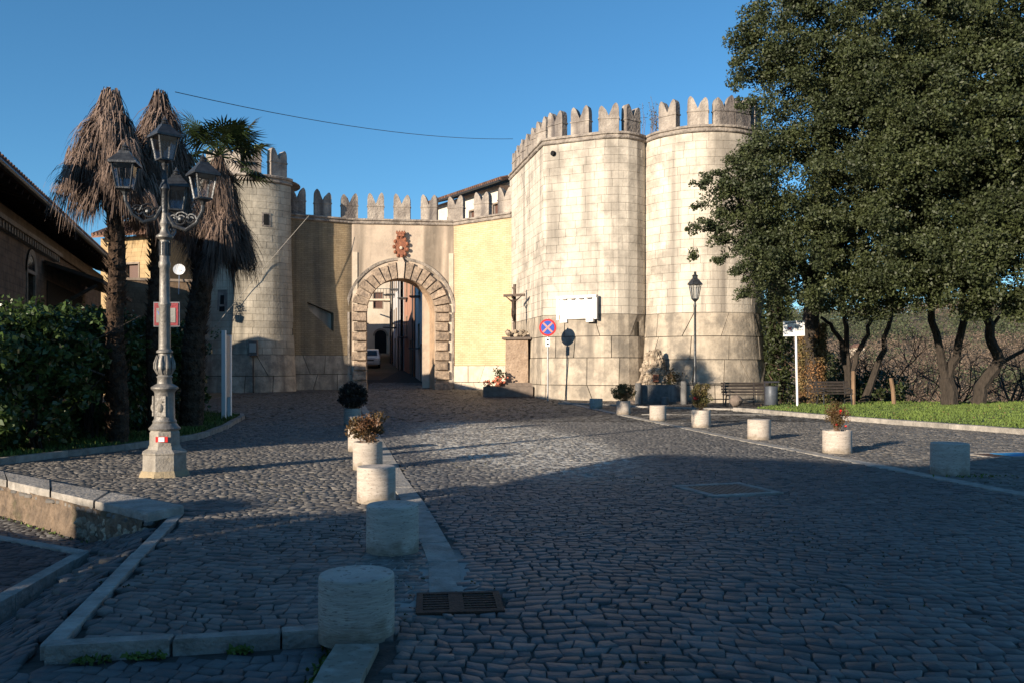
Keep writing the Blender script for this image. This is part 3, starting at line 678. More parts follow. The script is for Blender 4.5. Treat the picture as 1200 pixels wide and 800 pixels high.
lawn('lawn', [(-14, 12.5), (-8.8, 13.5), (-8.3, 15), (-7.55, 16.9), (-7.15, 19.3), (-7.6, 22.2), (-8.75, 27.5), (-12.7, 30.3), (-16, 28)], .09, 30000, .07)
fx = rng.uniform(9, 22, 900); fy_ = rng.uniform(14, 36, 900); kf = fx > rkx(fy_)+.3
leaves('fallen_leaves', np.stack([fx[kf], fy_[kf], np.full(kf.sum(), .165)], 1), .035, mat('dry_leaf', (.22, .14, .07), (.12, .07, .035), rough=.9, bump=0, isl=.3), kind='stuff', up=3)
# little tufts along kerbs
tp = []
for a, b, nn in ((KERB[0], KERB[3], 500),):
    for k in range(nn):
        t = random.random(); x = a[0]+(b[0]-a[0])*t; y = a[1]+(b[1]-a[1])*t-.03-abs(random.gauss(0, .025)); s_ = mnoise.noise(Vector((x*4, 1, 0)))
        if s_ > .05: tp.append((x, y, -.075))
for k in range(260): tp.append((random.gauss(-1.03, .035), random.uniform(4.2, 5.0), -.07))
for k in range(80): tp.append((random.gauss(6.75, .25), random.gauss(12.35, .05), .012))
for k in range(140): tp.append((random.uniform(-8.5, -4.6), 0, 0)); x = tp[-1][0]; y = float(wallback_y(x))-.12; tp[-1] = (x, y, float(gz(x, y-.1)))
tp = np.array(tp); leaves('moss', tp+rng.normal(0, .01, tp.shape)+np.array([0, 0, .015]), .02, M['grass'], kind='stuff')

wd_ = []
for k in range(5200):
    x, y = random.uniform(-5, 7.5), random.uniform(4.3, 15); q_ = mnoise.noise(Vector((x*.9, y*.9, 5)))
    if q_ > .30 and abs(x) < .62*y: wd_.append((x, y, float(gz(x, y))+.002))
wd_ = np.array(wd_); leaves('weeds', np.repeat(wd_, 3, 0)+rng.normal(0, .012, (len(wd_)*3, 3))*np.array([1, 1, .3]), .011, mat('joint_weeds', (.045, .055, .018), (.07, .045, .02), rough=.9, bump=0, isl=.3), kind='stuff')

# ---------------------------------------------------------------- grates
def grate(spec, label, mat_bar, frame_mat, nb, two=True, fw=.05, zt=.012, bw=.022):
    cx_, cy_, hx, hy, r = spec
    t = thing('drain_grate', label, 'grate', (cx_, cy_, 0), r)
    for (c, s_) in (((0, -hy+fw/2, zt-.03), (2*hx, fw, .06)), ((0, hy-fw/2, zt-.03), (2*hx, fw, .06)), ((-hx+fw/2, 0, zt-.03), (fw, 2*hy-2*fw, .06)), ((hx-fw/2, 0, zt-.03), (fw, 2*hy-2*fw, .06))):
        MB().box(c, s_).build('frame', frame_mat, t)
    MB().box((0, 0, -.045), (2*hx-2*fw, 2*hy-2*fw, .02)).build('pit', M['hole'], t)
    iw = 2*hx-2*fw; ih = 2*hy-2*fw
    if two:
        MB().box((-.02, 0, zt-.02), (.10, ih, .036)).build('rib', mat_bar, t)
        for k in range(nb):
            y = -ih/2+(k+.5)*ih/nb
            MB().box((0, y, zt-.022), (iw, bw, .03)).build('bar', mat_bar, t)
    else:
        for k in range(nb):
            x = -iw/2+(k+.5)*iw/nb
            MB().box((x, 0, zt-.022), (bw, ih, .03)).build('bar', mat_bar, t)
    return t
grate(G1, 'rusty iron drain grate at the end of the slab strip, near the closest bollard', M['rust'], M['rust'], 7, bw=.032, fw=.045)
grate(G2, 'slanting dark drain grate in a pale stone frame out in the middle of the road', mat('worn_grate_bar', (.20, .17, .15), (.10, .08, .07), scale=20, rough=.6, metal=.4), M['strip'], 11, two=False, fw=.10, bw=.045, zt=.016)
t = thing('utility_cover', 'utility cover painted bright blue in a pale frame on the right pavement', 'cover', (G3[0], G3[1], 0), G3[4])
for c, s_ in (((0, -.32, -.02), (1.24, .07, .06)), ((0, .32, -.02), (1.24, .07, .06)), ((-.585, 0, -.02), (.07, .57, .06)), ((.585, 0, -.02), (.07, .57, .06))): MB().box(c, s_).build('frame', M['kerb'], t)
MB().box((-.33, 0, -.022), (.43, .57, .05)).build('lid', M['rust'], t); MB().box((.22, 0, -.02), (.66, .57, .056)).build('lid', M['cover_blue'], t, label='bright blue painted lid')

# ---------------------------------------------------------------- bollards and planters
def bollard_mb(r, h, plant=False):
    mb = MB(); n_ = 40; e = .012
    prof = [(r*1.0, -.03), (r, .02), (r*1.002, h*.4), (r*.995, h-e*1.5), (r-e*.4, h-e*.5), (r-e, h)]
    if plant: prof += [(r-.055, h), (r-.065, h-.03), (r-.065, h-.08)]
    mb.lathe(prof, n=n_, caps=not plant)
    if plant:
        pass
    return mb
def shrub_pts(h, r, k, hh=.8, stem_droop=False):
    cs = []; rs = []
    for _ in range(k):
        v = in_ball(1)[0]; cs.append((v[0]*r*.8, v[1]*r*.8, h+hh*.55+v[2]*hh*.42)); rs.append(random.uniform(.06, .11))
    return cs, rs
def bollard(px, py, w, h, label, plant=None, tilt=0):
    p = Gd(px, py); r = w/F*p.y/2
    nm = 'stone_planter' if plant else 'stone_bollard'
    t = thing(nm, label, 'planter' if plant else 'bollard', (p.x, p.y, float(gz(p.x, p.y))), random.uniform(0, 6), 'travertine cylinders along the road borders')
    t.rotation_euler[0] = tilt
    if not plant:
        bollard_mb(r, h).build('drum', M['travertine'], t, smooth=True)
    else:
        bollard_mb(r, h, True).build('drum', M['travertine'], t, smooth=True)
        MB().lathe([(r-.066, h-.075), (.01, h-.06)], n=20, caps=False).build('soil', M['soil'], t)
        ph, pr, nl, m_, kk, ls = plant
        cs = []; rs = []
        for _ in range(kk):
            v = in_ball(1)[0]; cs.append((v[0]*pr*.85, v[1]*pr*.85, h+ph*.46+v[2]*ph*.44)); rs.append(random.uniform(.07, .13))
        st = MB()
        for c in cs[::2]:
            a = Vector((random.uniform(-.05, .05), random.uniform(-.05, .05), h-.07)); b = Vector(c); mdl = (a+b)/2+Vector((random.uniform(-.03, .03), random.uniform(-.03, .03), .03))
            st.tube([a, mdl, b], [.007, .005, .003], 4, False)
        st.build('stems', M['twig'], t, kind='stuff')
        pts = clumped(cs, rs, nl//kk, .9)
        o = leaves('foliage', pts, ls, m_, None); o.parent = t; o['kind'] = 'stuff'
    return t
B = 'smooth bare travertine bollard cylinder '
bollard(418, 741, 88, .36, 'nearest and lowest travertine bollard, wide pale drum beside the front kerb and rusty grate')
bollard(460, 645, 61, .41, 'tall bare travertine bollard in full shade, second from the camera on the left border')
bollard(441, 587, 45, .42, 'bare half sunlit travertine bollard, third in the left row at the shadow edge')
bollard(431, 549, 34.5, .43, 'travertine planter in the left row holding a spreading reddish green shrub', (.50, .36, 3400, M['shrub_red'], 46, .022))
bollard(422, 528, 28, .46, 'bare sunlit bollard just behind the planter with the spreading reddish shrub')
bollard(420, 510, 23, .45, 'bare travertine bollard just before the farthest planter of the left row')
bollard(413, 498, 20, .47, 'farthest planter of the left row with a dark purple rounded shrub', (.78, .44, 7000, M['shrub_dark'], 90, .028))
bollard(1113, 555, 42, .47, 'pitted grey travertine bollard in shade at the right, beside the blue utility cover')
bollard(981, 530, 33, .42, 'travertine planter with a tall thin shrub and red flowers, largest planter on the right border', (.62, .19, 2600, M['shrub_red'], 44, .017))
bollard(889.5, 514, 26.5, .44, 'bare sunlit travertine bollard between the two planters with red flowers on the right')
bollard(821.5, 500, 22, .46, 'travertine planter under the slim street lamp, its bushy shrub bearing red flowers', (.78, .30, 3600, M['shrub_green'], 60, .022))
bollard(771, 492, 19.5, .45, 'bare travertine bollard in front of the rocky fountain')
bollard(730.5, 485, 16.5, .46, 'small travertine planter left of the fountain with a rounded brown green shrub', (.62, .48, 4200, M['shrub_green'], 70, .026))
bollard(698.5, 478, 15.5, .38, 'farthest bare travertine bollard on the right border, low and partly grey, near the plaque wall')
# red blooms on two planters
for px, py, d, s_ in ((985, 481, 15.8, .03), (980, 497, 15.7, .022), (991, 499, 15.75, .022), (815, 466, 22.6, .055), (819, 468, 22.6, .04), (984, 484, 15.8, .02)):
    par_ = [o for o in bpy.data.objects if o.name.startswith('stone_planter') and o.parent is None and abs(o.location.y-d) < 1.3 and o.location.x > 2]
    if par_:
        t = par_[0]; q_ = P(px, py, t.location.y-.1); o = MB().ball(tuple(q_), s_, 7, 5, (1, 1, .8), .2)
        rzm = Matrix.Rotation(-t.rotation_euler[2], 4, 'Z'); o.v = [tuple(rzm @ (Vector(v)-t.location)) for v in o.v]
        o.build('bloom', M['flower_red'], t)

# ---------------------------------------------------------------- wall path toolkit
class Path:
    def __init__(s, pts):
        s.p = [Vector((a, b)) for a, b in pts]; s.L = [0]
        for a, b in zip(s.p[:-1], s.p[1:]): s.L.append(s.L[-1]+(b-a).length)
        s.sn = []
        for a, b in zip(s.p[:-1], s.p[1:]): d = (b-a).normalized(); s.sn.append(Vector((d.y, -d.x)))
        s.vn = [s.sn[0]]+[((a+b)/(1+max(-.5, a.dot(b)))) for a, b in zip(s.sn[:-1], s.sn[1:])]+[s.sn[-1]]
        s.len = s.L[-1]
    def k(s, u):
        for k in range(len(s.p)-1):
            if u <= s.L[k+1]+1e-9: return k
        return len(s.p)-2
    def at(s, u, off=0.0):
        u = max(0, min(s.len, u)); k = s.k(u); t = (u-s.L[k])/(s.L[k+1]-s.L[k])
        p = s.p[k].lerp(s.p[k+1], t); n_ = s.vn[k].lerp(s.vn[k+1], t)
        return p+n_*off
    def nrm(s, u): k = s.k(u); t = (u-s.L[k])/(s.L[k+1]-s.L[k]); return s.vn[k].lerp(s.vn[k+1], t).normalized()
    def cuts(s, a, b, step=.7):
        c = sorted(set([a, b]+[x for x in s.L if a+.02 < x < b-.02])); o = [c[0]]
        for x, y in zip(c[:-1], c[1:]):
            m_ = max(1, math.ceil((y-x)/step)); o += [x+(y-x)*k/m_ for k in range(1, m_+1)]
        return o
def circle_path(cx_, cy_, r, a0, a1, n_=40):
    return Path([(cx_+r*math.cos(R(a0+(a1-a0)*k/n_)), cy_+r*math.sin(R(a0+(a1-a0)*k/n_))) for k in range(n_+1)])
def wall_sheet(path, z0, z1, off, m, parent, name, u0=0, u1=None, step=.6, batter=lambda z: 0, nz=1, thick=None):
    u1 = path.len if u1 is None else u1; us = path.cuts(u0, u1, step); mb = MB(); vs = []; uv = []
    for z_ in range(nz+1):
        z = z0+(z1-z0)*z_/nz
        for u in us:
            p = path.at(u, off+batter(z)); vs.append((p.x, p.y, z)); uv.append((u, z))
    m_ = len(us); fs = [(a*m_+b, a*m_+b+1, (a+1)*m_+b+1, (a+1)*m_+b) for a in range(nz) for b in range(m_-1)]
    if thick:
        o = len(vs)
        for z in (z0, z1):
            for u in us: p = path.at(u, off-thick); vs.append((p.x, p.y, z)); uv.append((u, z))
        fs += [(o+b+1, o+b, o+m_+b, o+m_+b+1) for b in range(m_-1)]
        fs += [(nz*m_+b, nz*m_+b+1, o+m_+b+1, o+m_+b) for b in range(m_-1)]
        fs += [(0, nz*m_, o+m_, o), (m_-1, o+m_-1, o+2*m_-1, nz*m_+m_-1)]
    return mb.add(vs, fs, uv).build(name, m, parent, world=True)
def block_geo(path, zb, zt, ub, ut, proud, batter, depth=.05, bev=.0):
    L0, L1 = ub; T0, T1 = ut
    st_ = [(L0, T0)]
    for x in path.L:
        if max(L0, T0)+.03 < x < min(L1, T1)-.03: st_.append((x, x))
    st_.append((L1, T1)); vs = []
    for o in (proud, proud-depth):
        for z, w_ in ((zb, 0), (zt, 1)):
            for q_ in st_: p = path.at(q_[w_], o+batter(z)); vs.append((p.x, p.y, z))
    k = len(st_)
    fs = [(i_, i_+1, k+i_+1, k+i_) for i_ in range(k-1)]
    fs += [(k+i_, k+i_+1, 3*k+i_+1, 3*k+i_) for i_ in range(k-1)]+[(2*k+i_, 2*k+i_+1, i_+1, i_) for i_ in range(k-1)]
    fs += [(0, k, 3*k, 2*k), (k-1, 3*k-1, 4*k-1, 2*k-1)]
    return vs, fs
def block_geo_old(path, zb, zt, ub, ut, proud, batter, depth=.05, bev=.0):
    """ub=(left,right) at the bottom, ut at the top"""
    L0, L1 = ub; T0, T1 = ut
    m_ = max(1, len(path.cuts(min(L0, T0), max(L1, T1), .8))-1)
    cu = None
    kinks = [x for x in path.L if min(L0, T0)+.05 < x < max(L1, T1)-.05]
    fr = sorted(set([0, 1]+[min(.98, max(.02, (x-L0)/(L1-L0))) for x in kinks])) if len(kinks) <= 3 else [k/4 for k in range(5)]
    vs = []
    def pt(u, z, o): p = path.at(u, o+batter(z)); return (p.x, p.y, z)
    for o in (proud, proud-depth):
        for z, (a, b) in ((zb, ub), (zt, ut)):
            for f_ in fr: vs.append(pt(a+(b-a)*f_, z, o))
    k = len(fr)
    fs = [(i_, i_+1, k+i_+1, k+i_) for i_ in range(k-1)]
    fs += [(k+i_, k+i_+1, 3*k+i_+1, 3*k+i_) for i_ in range(k-1)]+[(2*k+i_, 2*k+i_+1, i_+1, i_) for i_ in range(k-1)]
    fs += [(0, k, 3*k, 2*k), (k-1, 3*k-1, 4*k-1, 2*k-1)]
    return vs, fs
def courses(path, z0, z1, ch, bw, m, parent, batter=lambda z: 0, gap=.011, proud=0.0, nm='stone_block', u0=0, u1=None, single=None, limit=300, lean=0, jit=.006):
    """running-bond ashlar; blocks passing single(u) become parts, the rest one stuff part"""
    u1 = path.len if u1 is None else u1; rest = MB(); cnt = 0; z = z0; row = 0; cand = []
    nrow = max(1, round((z1-z0)/ch)); 
    for row in range(nrow):
        zb = z0+(z1-z0)*row/nrow; zt = z0+(z1-z0)*(row+1)/nrow; u = u0-random.uniform(0, bw)
        while u < u1:
            w = bw*random.uniform(.65, 1.3); a = max(u, u0); b = min(u+w, u1); s1 = random.uniform(-lean, lean); 
            if b-a > .12:
                p = proud+random.uniform(-jit, jit)
                g = block_geo(path, zb+gap/2, zt-gap/2, (a+gap/2, b-gap/2), (a+gap/2, b-gap/2), p, batter)
                um = (a+b)/2
                if single is None or single(um): cand.append(g)
                else: rest.add(*g)
            u += w
    random.shuffle(cand)
    for k, g in enumerate(cand):
        if k < limit: MB().add(*g).build(nm, m, parent, world=True)
        else: rest.add(*g)
    if rest.v: rest.build(nm+'s', m, parent, kind='stuff', world=True)
def base_courses(path, zs, m, parent, batter, wr=(1.0, 2.2), u0=0, u1=None, nm='scarp_block', gap=.034, slant=.6):
    u1 = path.len if u1 is None else u1
    for zb, zt in zip(zs[:-1], zs[1:]):
        js = [(u0, u0)]; u = u0+random.uniform(.4, wr[1])
        while u < u1-.7:
            s_ = random.choice([-1, 1, 0, .15])*random.uniform(.4, 1)*slant*(zt-zb); 
            if u-s_/2-js[-1][0] < .3 or u+s_/2-js[-1][1] < .3 or u1-u-abs(s_) < .35 or (path is globals().get('tp_') and abs(u-path.L[1]) < 1.0): s_ = 0
            js.append((u-s_/2, u+s_/2)); u += random.uniform(*wr)
        js.append((u1, u1))
        for (a, at_), (b, bt_) in zip(js[:-1], js[1:]):
            if min(b-a, bt_-at_) < .1: continue
            g = block_geo(path, zb+gap/2, zt-gap/2, (a+gap/2, b-gap/2), (at_+gap/2, bt_-gap/2), random.uniform(-.012, .014), batter)
            MB().add(*g).build(nm, m, parent, world=True)
def cornice(path, z, m, parent, h=.38, over=.16, u0=0, u1=None):
    u1 = path.len if u1 is None else u1; us = path.cuts(u0, u1, .5)
    prof = [(-.02, 0), (over*.45, .02), (over*.8, .06), (over*.8, .12), (over*.35, .17), (over*.3, h*.6), (over, h*.7), (over*1.05, h*.92), (over*.8, h), (-.75, h+.02)]
    vs = []
    for u in us:
        jz = .02*mnoise.noise(Vector((u*1.7, z, 3))); jo = .03*mnoise.noise(Vector((u*2.3, z, 9)))
        for o, dz in prof: p = path.at(u, o+(jo if o > 0 else 0)); vs.append((p.x, p.y, z+dz+jz))
    k = len(prof); fs = [(a*k+b, (a+1)*k+b, (a+1)*k+b+1, a*k+b+1) for a in range(len(us)-1) for b in range(k-1)]
    fs += [tuple(range(k))[::-1], tuple((len(us)-1)*k+b for b in range(k))]
    return MB().add(vs, fs).build('cornice', m, parent, world=True)
def merlon(path, u, z, w, h, parent, inset=.12, t=.42, dz=0, rot=0, hj=None):
    hj = hj or (random.uniform(-.06, .06), random.uniform(-.06, .06))
    p = path.at(u, -inset); nn = path.nrm(u); ang = math.atan2(nn.y, nn.x)+math.pi/2+rot
    M4 = Matrix.Translation((p.x, p.y, z)) @ Matrix.Rotation(ang, 4, 'Z')
    a, b = 1+hj[0], 1+hj[1]
    R_ = [(.5*w, .56*h), (.50*w, .74*h*b), (.485*w, .86*h*b), (.44*w, .95*h*b), (.365*w, h*b), (.29*w, .975*h*b), (.20*w, .90*h*b), (.12*w, .80*h), (.05*w, .69*h), (0, .61*h)]
    L_ = [(-x, z_*(a/b if z_ > .8*h else 1)) for x, z_ in R_[:-1]][::-1]
    poly = [(-.5*w, 0), (.5*w, 0)]+R_+L_
    mb = MB().extr(poly, M4, t)
    bp = [(-.53*w, .50*h), (.53*w, .50*h), (.53*w, .545*h), (-.53*w, .545*h)]
    mb.extr(bp, M4 @ Matrix.Translation((0, -.03, 0)), t+.06)
    o = mb.build('merlon', M['merlon'], parent, world=True)
    return o

# ---------------------------------------------------------------- LEFT round tower
LTc = (-15.05, 49.5)
lt = thing('round_tower', 'round stone tower on the left behind the palms, lower part in curved shadow', 'tower', (LTc[0], LTc[1], .15), 0, 'towers of the town gate')
lp = circle_path(LTc[0], LTc[1], 2.95, 178, 332, 44)
bt = lambda z: .42*max(0, 1-z/9)**1.5
wall_sheet(lp, -.1, 12.1, -.05, M['mortar'], lt, 'core', batter=bt, nz=12)
base_courses(lp, [.05, 1.12, 2.3], M['base_stone'], lt, bt)
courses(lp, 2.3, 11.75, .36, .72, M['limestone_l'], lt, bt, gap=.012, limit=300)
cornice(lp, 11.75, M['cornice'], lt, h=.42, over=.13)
for px in (246, 270, 295, 328.5):
    best = min(range(0, 400), key=lambda k: abs(600+1000*(lp.at(lp.len*k/400).x/lp.at(lp.len*k/400).y)-px)+(0 if lp.at(lp.len*k/400).y < 49.2 else 99))
    merlon(lp, lp.len*best/400, 12.15, 1.0, 1.6, lt)
MB().lathe([(2.7, 0), (2.7, .05)], (LTc[0], LTc[1], 12.12), 30).build('roof_deck', M['cornice'], lt, world=True)
def on_path(path, px):
    return path.len*min(range(600), key=lambda k: abs(600+1000*(path.at(path.len*k/600).x/path.at(path.len*k/600).y)-px))/600
def opening(path, px, z, w, h, parent, m=M['hole'], frame=None, name='slit_window', pr=.012, b=lambda z: 0):
    u = on_path(path, px)
    if frame:
        g = block_geo(path, z-h/2-frame[1], z+h/2+frame[1], (u-w/2-frame[0], u+w/2+frame[0]), (u-w/2-frame[0], u+w/2+frame[0]), pr+.01, b, depth=.08)
        MB().add(*g).build('window_frame', frame[2], parent, world=True)
        pr += .015
    g = block_geo(path, z-h/2, z+h/2, (u-w/2, u+w/2), (u-w/2, u+w/2), pr+.008, b, depth=.04); return MB().add(*g).build(name, m, parent, world=True)
opening(lp, 312, 9.7, .28, .6, lt, frame=(.10, .08, M['merlon']), b=bt)
opening(lp, 262, 5.25, .22, .5, lt, frame=(.18, .3, M['merlon']), b=bt)
o = opening(lp, 262, 4.75, .30, .28, lt, b=bt, pr=.03)
t = thing('meter_box', 'small grey meter box with pipe fixed to the left tower', 'box', tuple(P(297, 408, 46.3)))
MB().box((0, .0, 0), (.44, .25, .78)).build('case', plain('meter_grey', (.11, .10, .095)), t); MB().box((0, -.14, .03), (.36, .03, .5)).build('door', plain('meter_pale', (.42, .38, .33)), t)
MB().tube([(0, .0, -.35), (0, .0, -2.4)], .035, 6).build('pipe', M['iron'], t)

# ---------------------------------------------------------------- gate wall
W0, W1, W2, W3 = (-12.75, 48.9), (-9.5, 50.6), (-3.5, 51.3), (0.0, 48.45)
gw = thing('gate_wall', 'battlemented curtain wall with the rusticated arched gateway between the towers', 'wall', (-6.7, 50.9, .3))
gp = Path([W0, W1, W2, W3]); ZT = 10.05
uA, uB = gp.L[1], gp.L[2]
# left panel with a flared opening
pl_ = Path([W0, W1]); 
def cutpanel(path, z0, z1, hole, m, parent, name, off=0):
    # hole: polygon of 4 (u,z) points: bl, br, tr, tl
    (ua, za), (ub, zb), (uc, zc), (ud, zd) = hole; Lp = path.len; mb = MB()
    def q4(a):
        mb.add([(*path.at(u, off), z) for u, z in a], [(0, 1, 2, 3)], [(u, z) for u, z in a])
    q4([(0, z0), (Lp, z0), (ub, zb), (ua, za)]); q4([(Lp, z0), (Lp, z1), (uc, zc), (ub, zb)]); q4([(Lp, z1), (0, z1), (ud, zd), (uc, zc)]); q4([(0, z1), (0, z0), (ua, za), (ud, zd)])
    # reveals
    inn = [(u, z) for u, z in hole]
    vs = [(*path.at(u, off), z) for u, z in inn]+[(*path.at(u, off-.38), z) for u, z in [(ua+.1, za+.03), (ub-.05, zb+.03), (uc-.05, zc-.03), (ud+.1, zd-.03)]]
    mb.add(vs, [(0, 1, 5, 4), (1, 2, 6, 5), (2, 3, 7, 6), (3, 0, 4, 7)], [(0, 0)]*8)
    mb.build(name, m, parent, world=True)
    MB().add(vs[4:], [(0, 1, 2, 3)]).build('embrasure', M['plaster'], parent, world=True)
u1_ = on_path(pl_, 360); u2_ = on_path(pl_, 391)
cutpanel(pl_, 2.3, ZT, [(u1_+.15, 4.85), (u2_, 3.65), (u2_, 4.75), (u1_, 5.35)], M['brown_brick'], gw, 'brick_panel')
wall_sheet(pl_, 0, 2.35, -.06, M['mortar'], gw, 'footing')
base_courses(pl_, [.2, 1.2, 2.3], M['base_stone'], gw, lambda z: .03)
pr_ = Path([W2, W3])
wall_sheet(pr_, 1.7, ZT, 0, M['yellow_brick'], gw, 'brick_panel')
wall_sheet(pr_, 0, 1.72, -.06, M['mortar'], gw, 'footing')
M['pale_base'] = mat('pale_footing_stone', (.60, .52, .42), (.45, .38, .30), scale=2, rough=.9, bump=.5, isl=.08)
base_courses(pr_, [.1, .72, 1.7], M['pale_base'], gw, lambda z: .04, wr=(.9, 1.5))
# arch panel
D = (Vector((W2[0], W2[1]))-Vector((W1[0], W1[1]))).normalized(); NB = Vector((-.30, .954))   # wall direction; passage axis
acx = -6.62; ay = 50.6+(acx+9.5)*.7/6.0; AC = Vector((acx, ay)); AR = 2.0; ZS = 4.85
def A(s_, z, off=0, back=0): p = AC+D*s_+Vector((D.y, -D.x))*off+NB*back; return (p.x, p.y, z)
sL = -(AC-Vector(W1)).length; sR = (Vector(W2)-AC).length
mb = MB(); NA = 24; arc = [(AR*math.cos(math.pi*(1-k/NA)), ZS+AR*math.sin(math.pi*(1-k/NA))) for k in range(NA+1)]
TH = 1.5
for back, fl in ((0, False), (TH, True)):
    fs = []; vs = []
    def addq(a):
        k = len(vs); vs.extend([A(s_, z, 0, back) for s_, z in a]); fs.append((k, k+1, k+2, k+3) if not fl else (k+3, k+2, k+1, k))
    addq([(sL, 0), (-AR, 0), (-AR, ZS), (sL, ZS)]); addq([(AR, 0), (sR, 0), (sR, ZS), (AR, ZS)])
    addq([(sL, ZS), (-AR, ZS), (-AR, ZT), (sL, ZT)]); addq([(AR, ZS), (sR, ZS), (sR, ZT), (AR, ZT)])
    for a, b in zip(arc[:-1], arc[1:]): addq([a, b, (b[0], ZT), (a[0], ZT)])
    mb.add(vs, fs)
mb.build('plaster_panel', M['plaster'], gw, world=True)
mb = MB(); prof = [(-AR, 0), (-AR, ZS)]+arc[1:]+[(AR, 0)]
vs = [A(s_, z, 0, 0) for s_, z in prof]+[A(s_, z, 0, TH) for s_, z in prof]; k = len(prof)
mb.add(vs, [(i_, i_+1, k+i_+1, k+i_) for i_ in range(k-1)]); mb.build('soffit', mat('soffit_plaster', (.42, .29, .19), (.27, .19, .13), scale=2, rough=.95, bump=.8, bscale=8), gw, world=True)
MB().add([A(AR-.45, .3, 0, TH), A(AR, .3, 0, TH), A(AR, 7, 0, TH), A(AR-.45, 7, 0, TH)], [(0, 1, 2, 3)]).build('rebate', M['plaster'], gw, world=True)
# top of the whole wall (thickness)
for pth in (pl_, pr_): wall_sheet(pth, ZT-.3, ZT+.3, -.01, M['cornice'], gw, 'parapet', thick=1.3)
MB().add([A(sL, ZT, 0, 0), A(sR, ZT, 0, 0), A(sR, ZT, 0, TH), A(sL, ZT, 0, TH)], [(0, 1, 2, 3)]).build('wall_walk', M['cornice'], gw, world=True)
cornice(gp, ZT, M['cornice'], gw, h=.34, over=.14)
for px in (349, 379, 410, 440.5, 470.5, 502, 532.7, 562.7, 590):
    merlon(gp, on_path(gp, px), ZT+.34, .98, 1.52, gw)
def vous(a0, a1, r0, r1, proud, name, m, point=0):
    vs = []
    n_ = 3
    jr = random.uniform(-.05, .06); cav = .03
    a0 += cav/r1; a1 -= cav/r1
    for o in (proud, -.02):
        k_ = .93 if o > 0 else 1.0
        am = (a0+a1)/2; rm = (r0+r1)/2
        for r_ in (r0, r1+jr):
            for i_ in range(n_+1):
                a = a0+(a1-a0)*i_/n_; a = am+(a-am)*k_; rr = rm+(r_-rm)*k_
                if point and r_ > r0 and 0 < i_ < n_: rr += point
                vs.append(A(-rr*math.cos(a), ZS+rr*math.sin(a), o))
    k = n_+1; fs = [(i_+1, i_, k+i_, k+i_+1)[::-1] for i_ in range(n_)]
    fs = [(i_, i_+1, k+i_+1, k+i_) for i_ in range(n_)]
    fs += [(k+i_, k+i_+1, 3*k+i_+1, 3*k+i_) for i_ in range(n_)]+[(2*k+i_, 2*k+i_+1, i_+1, i_) for i_ in range(n_)]
    fs += [(0, k, 3*k, 2*k), (k-1, 3*k-1, 4*k-1, 2*k-1)]
    MB().add(vs, fs).build(name, m, gw, world=True)
NV = 17
for k in range(NV):
    a0 = math.pi*k/NV; a1 = math.pi*(k+1)/NV
    if k == NV//2: vous(a0-.0, a1+.0, AR-.02, AR+.98, .27, 'keystone', M['keystone'], point=.30)
    else: vous(a0, a1, AR-.01, AR+.88+(.08 if k % 2 else 0), .20, 'voussoir', M['rustic'])
zz = .25; k = 0
while zz < ZS-.1:
    h = (ZS-.25)/8
    for sgn in (-1, 1):
        w = .90 if k % 2 else .82
        s0, s1 = (AR, AR+w) if sgn > 0 else (-AR-w, -AR)
        vs = []
        for o, kk in ((.20, .06), (-.02, .02)):
            for s_, z in ((s0+kk, zz+kk), (s1-kk, zz+kk), (s1-kk, zz+h-kk), (s0+kk, zz+h-kk)): vs.append(A(s_+random.uniform(-.015, .015), z+random.uniform(-.015, .015), o))
        MB().add(vs, [(0, 1, 2, 3), (4, 5, 1, 0), (5, 6, 2, 1), (6, 7, 3, 2), (7, 4, 0, 3)]).build('jamb_block', M['rustic'], gw, world=True)
    zz += h; k += 1
# outer moulding following the arch, pilaster strips
vs = []; n_ = 40
for i_ in range(n_+1):
    a = math.pi*i_/n_
    for r_, o in ((AR+1.10, -.01), (AR+1.10, .07), (AR+1.26, .10), (AR+1.26, -.01)): vs.append(A(-r_*math.cos(a), ZS+r_*math.sin(a), o))
MB().add(vs, [(i_*4+b, (i_+1)*4+b, (i_+1)*4+b+1, i_*4+b+1) for i_ in range(n_) for b in range(3)]).build('archivolt', M['cornice'], gw, world=True)
for sgn in (-1, 1):
    s0 = sgn*(AR+1.08)
    MB().add([A(s0-.06, .3, .1), A(s0+.06, .3, .1), A(s0+.06, ZS, .1), A(s0-.06, ZS, .1), A(s0-.06, .3, 0), A(s0+.06, .3, 0), A(s0+.06, ZS, 0), A(s0-.06, ZS, 0)],
             [(0, 1, 2, 3), (4, 0, 3, 7), (1, 5, 6, 2), (3, 2, 6, 7)]).build('moulding', M['cornice'], gw, world=True)
for s0 in (sL+.05, sR-.30):
    MB().add([A(s0, .3, .06), A(s0+.28, .3, .06), A(s0+.28, 8.4, .06), A(s0, 8.4, .06), A(s0, .3, 0), A(s0+.28, .3, 0), A(s0+.28, 8.4, 0), A(s0, 8.4, 0)],
             [(0, 1, 2, 3), (4, 0, 3, 7), (1, 5, 6, 2), (3, 2, 6, 7)]).build('pilaster', M['pale_base'], gw, world=True)
# threshold stones
for sgn in (-1, 1):
    c = A(sgn*(AR+.5), .2, .45); MB().box((c[0], c[1], .42), (1.05, .7, .5), .1).build('plinth_stone', M['rustic'], gw, world=True)
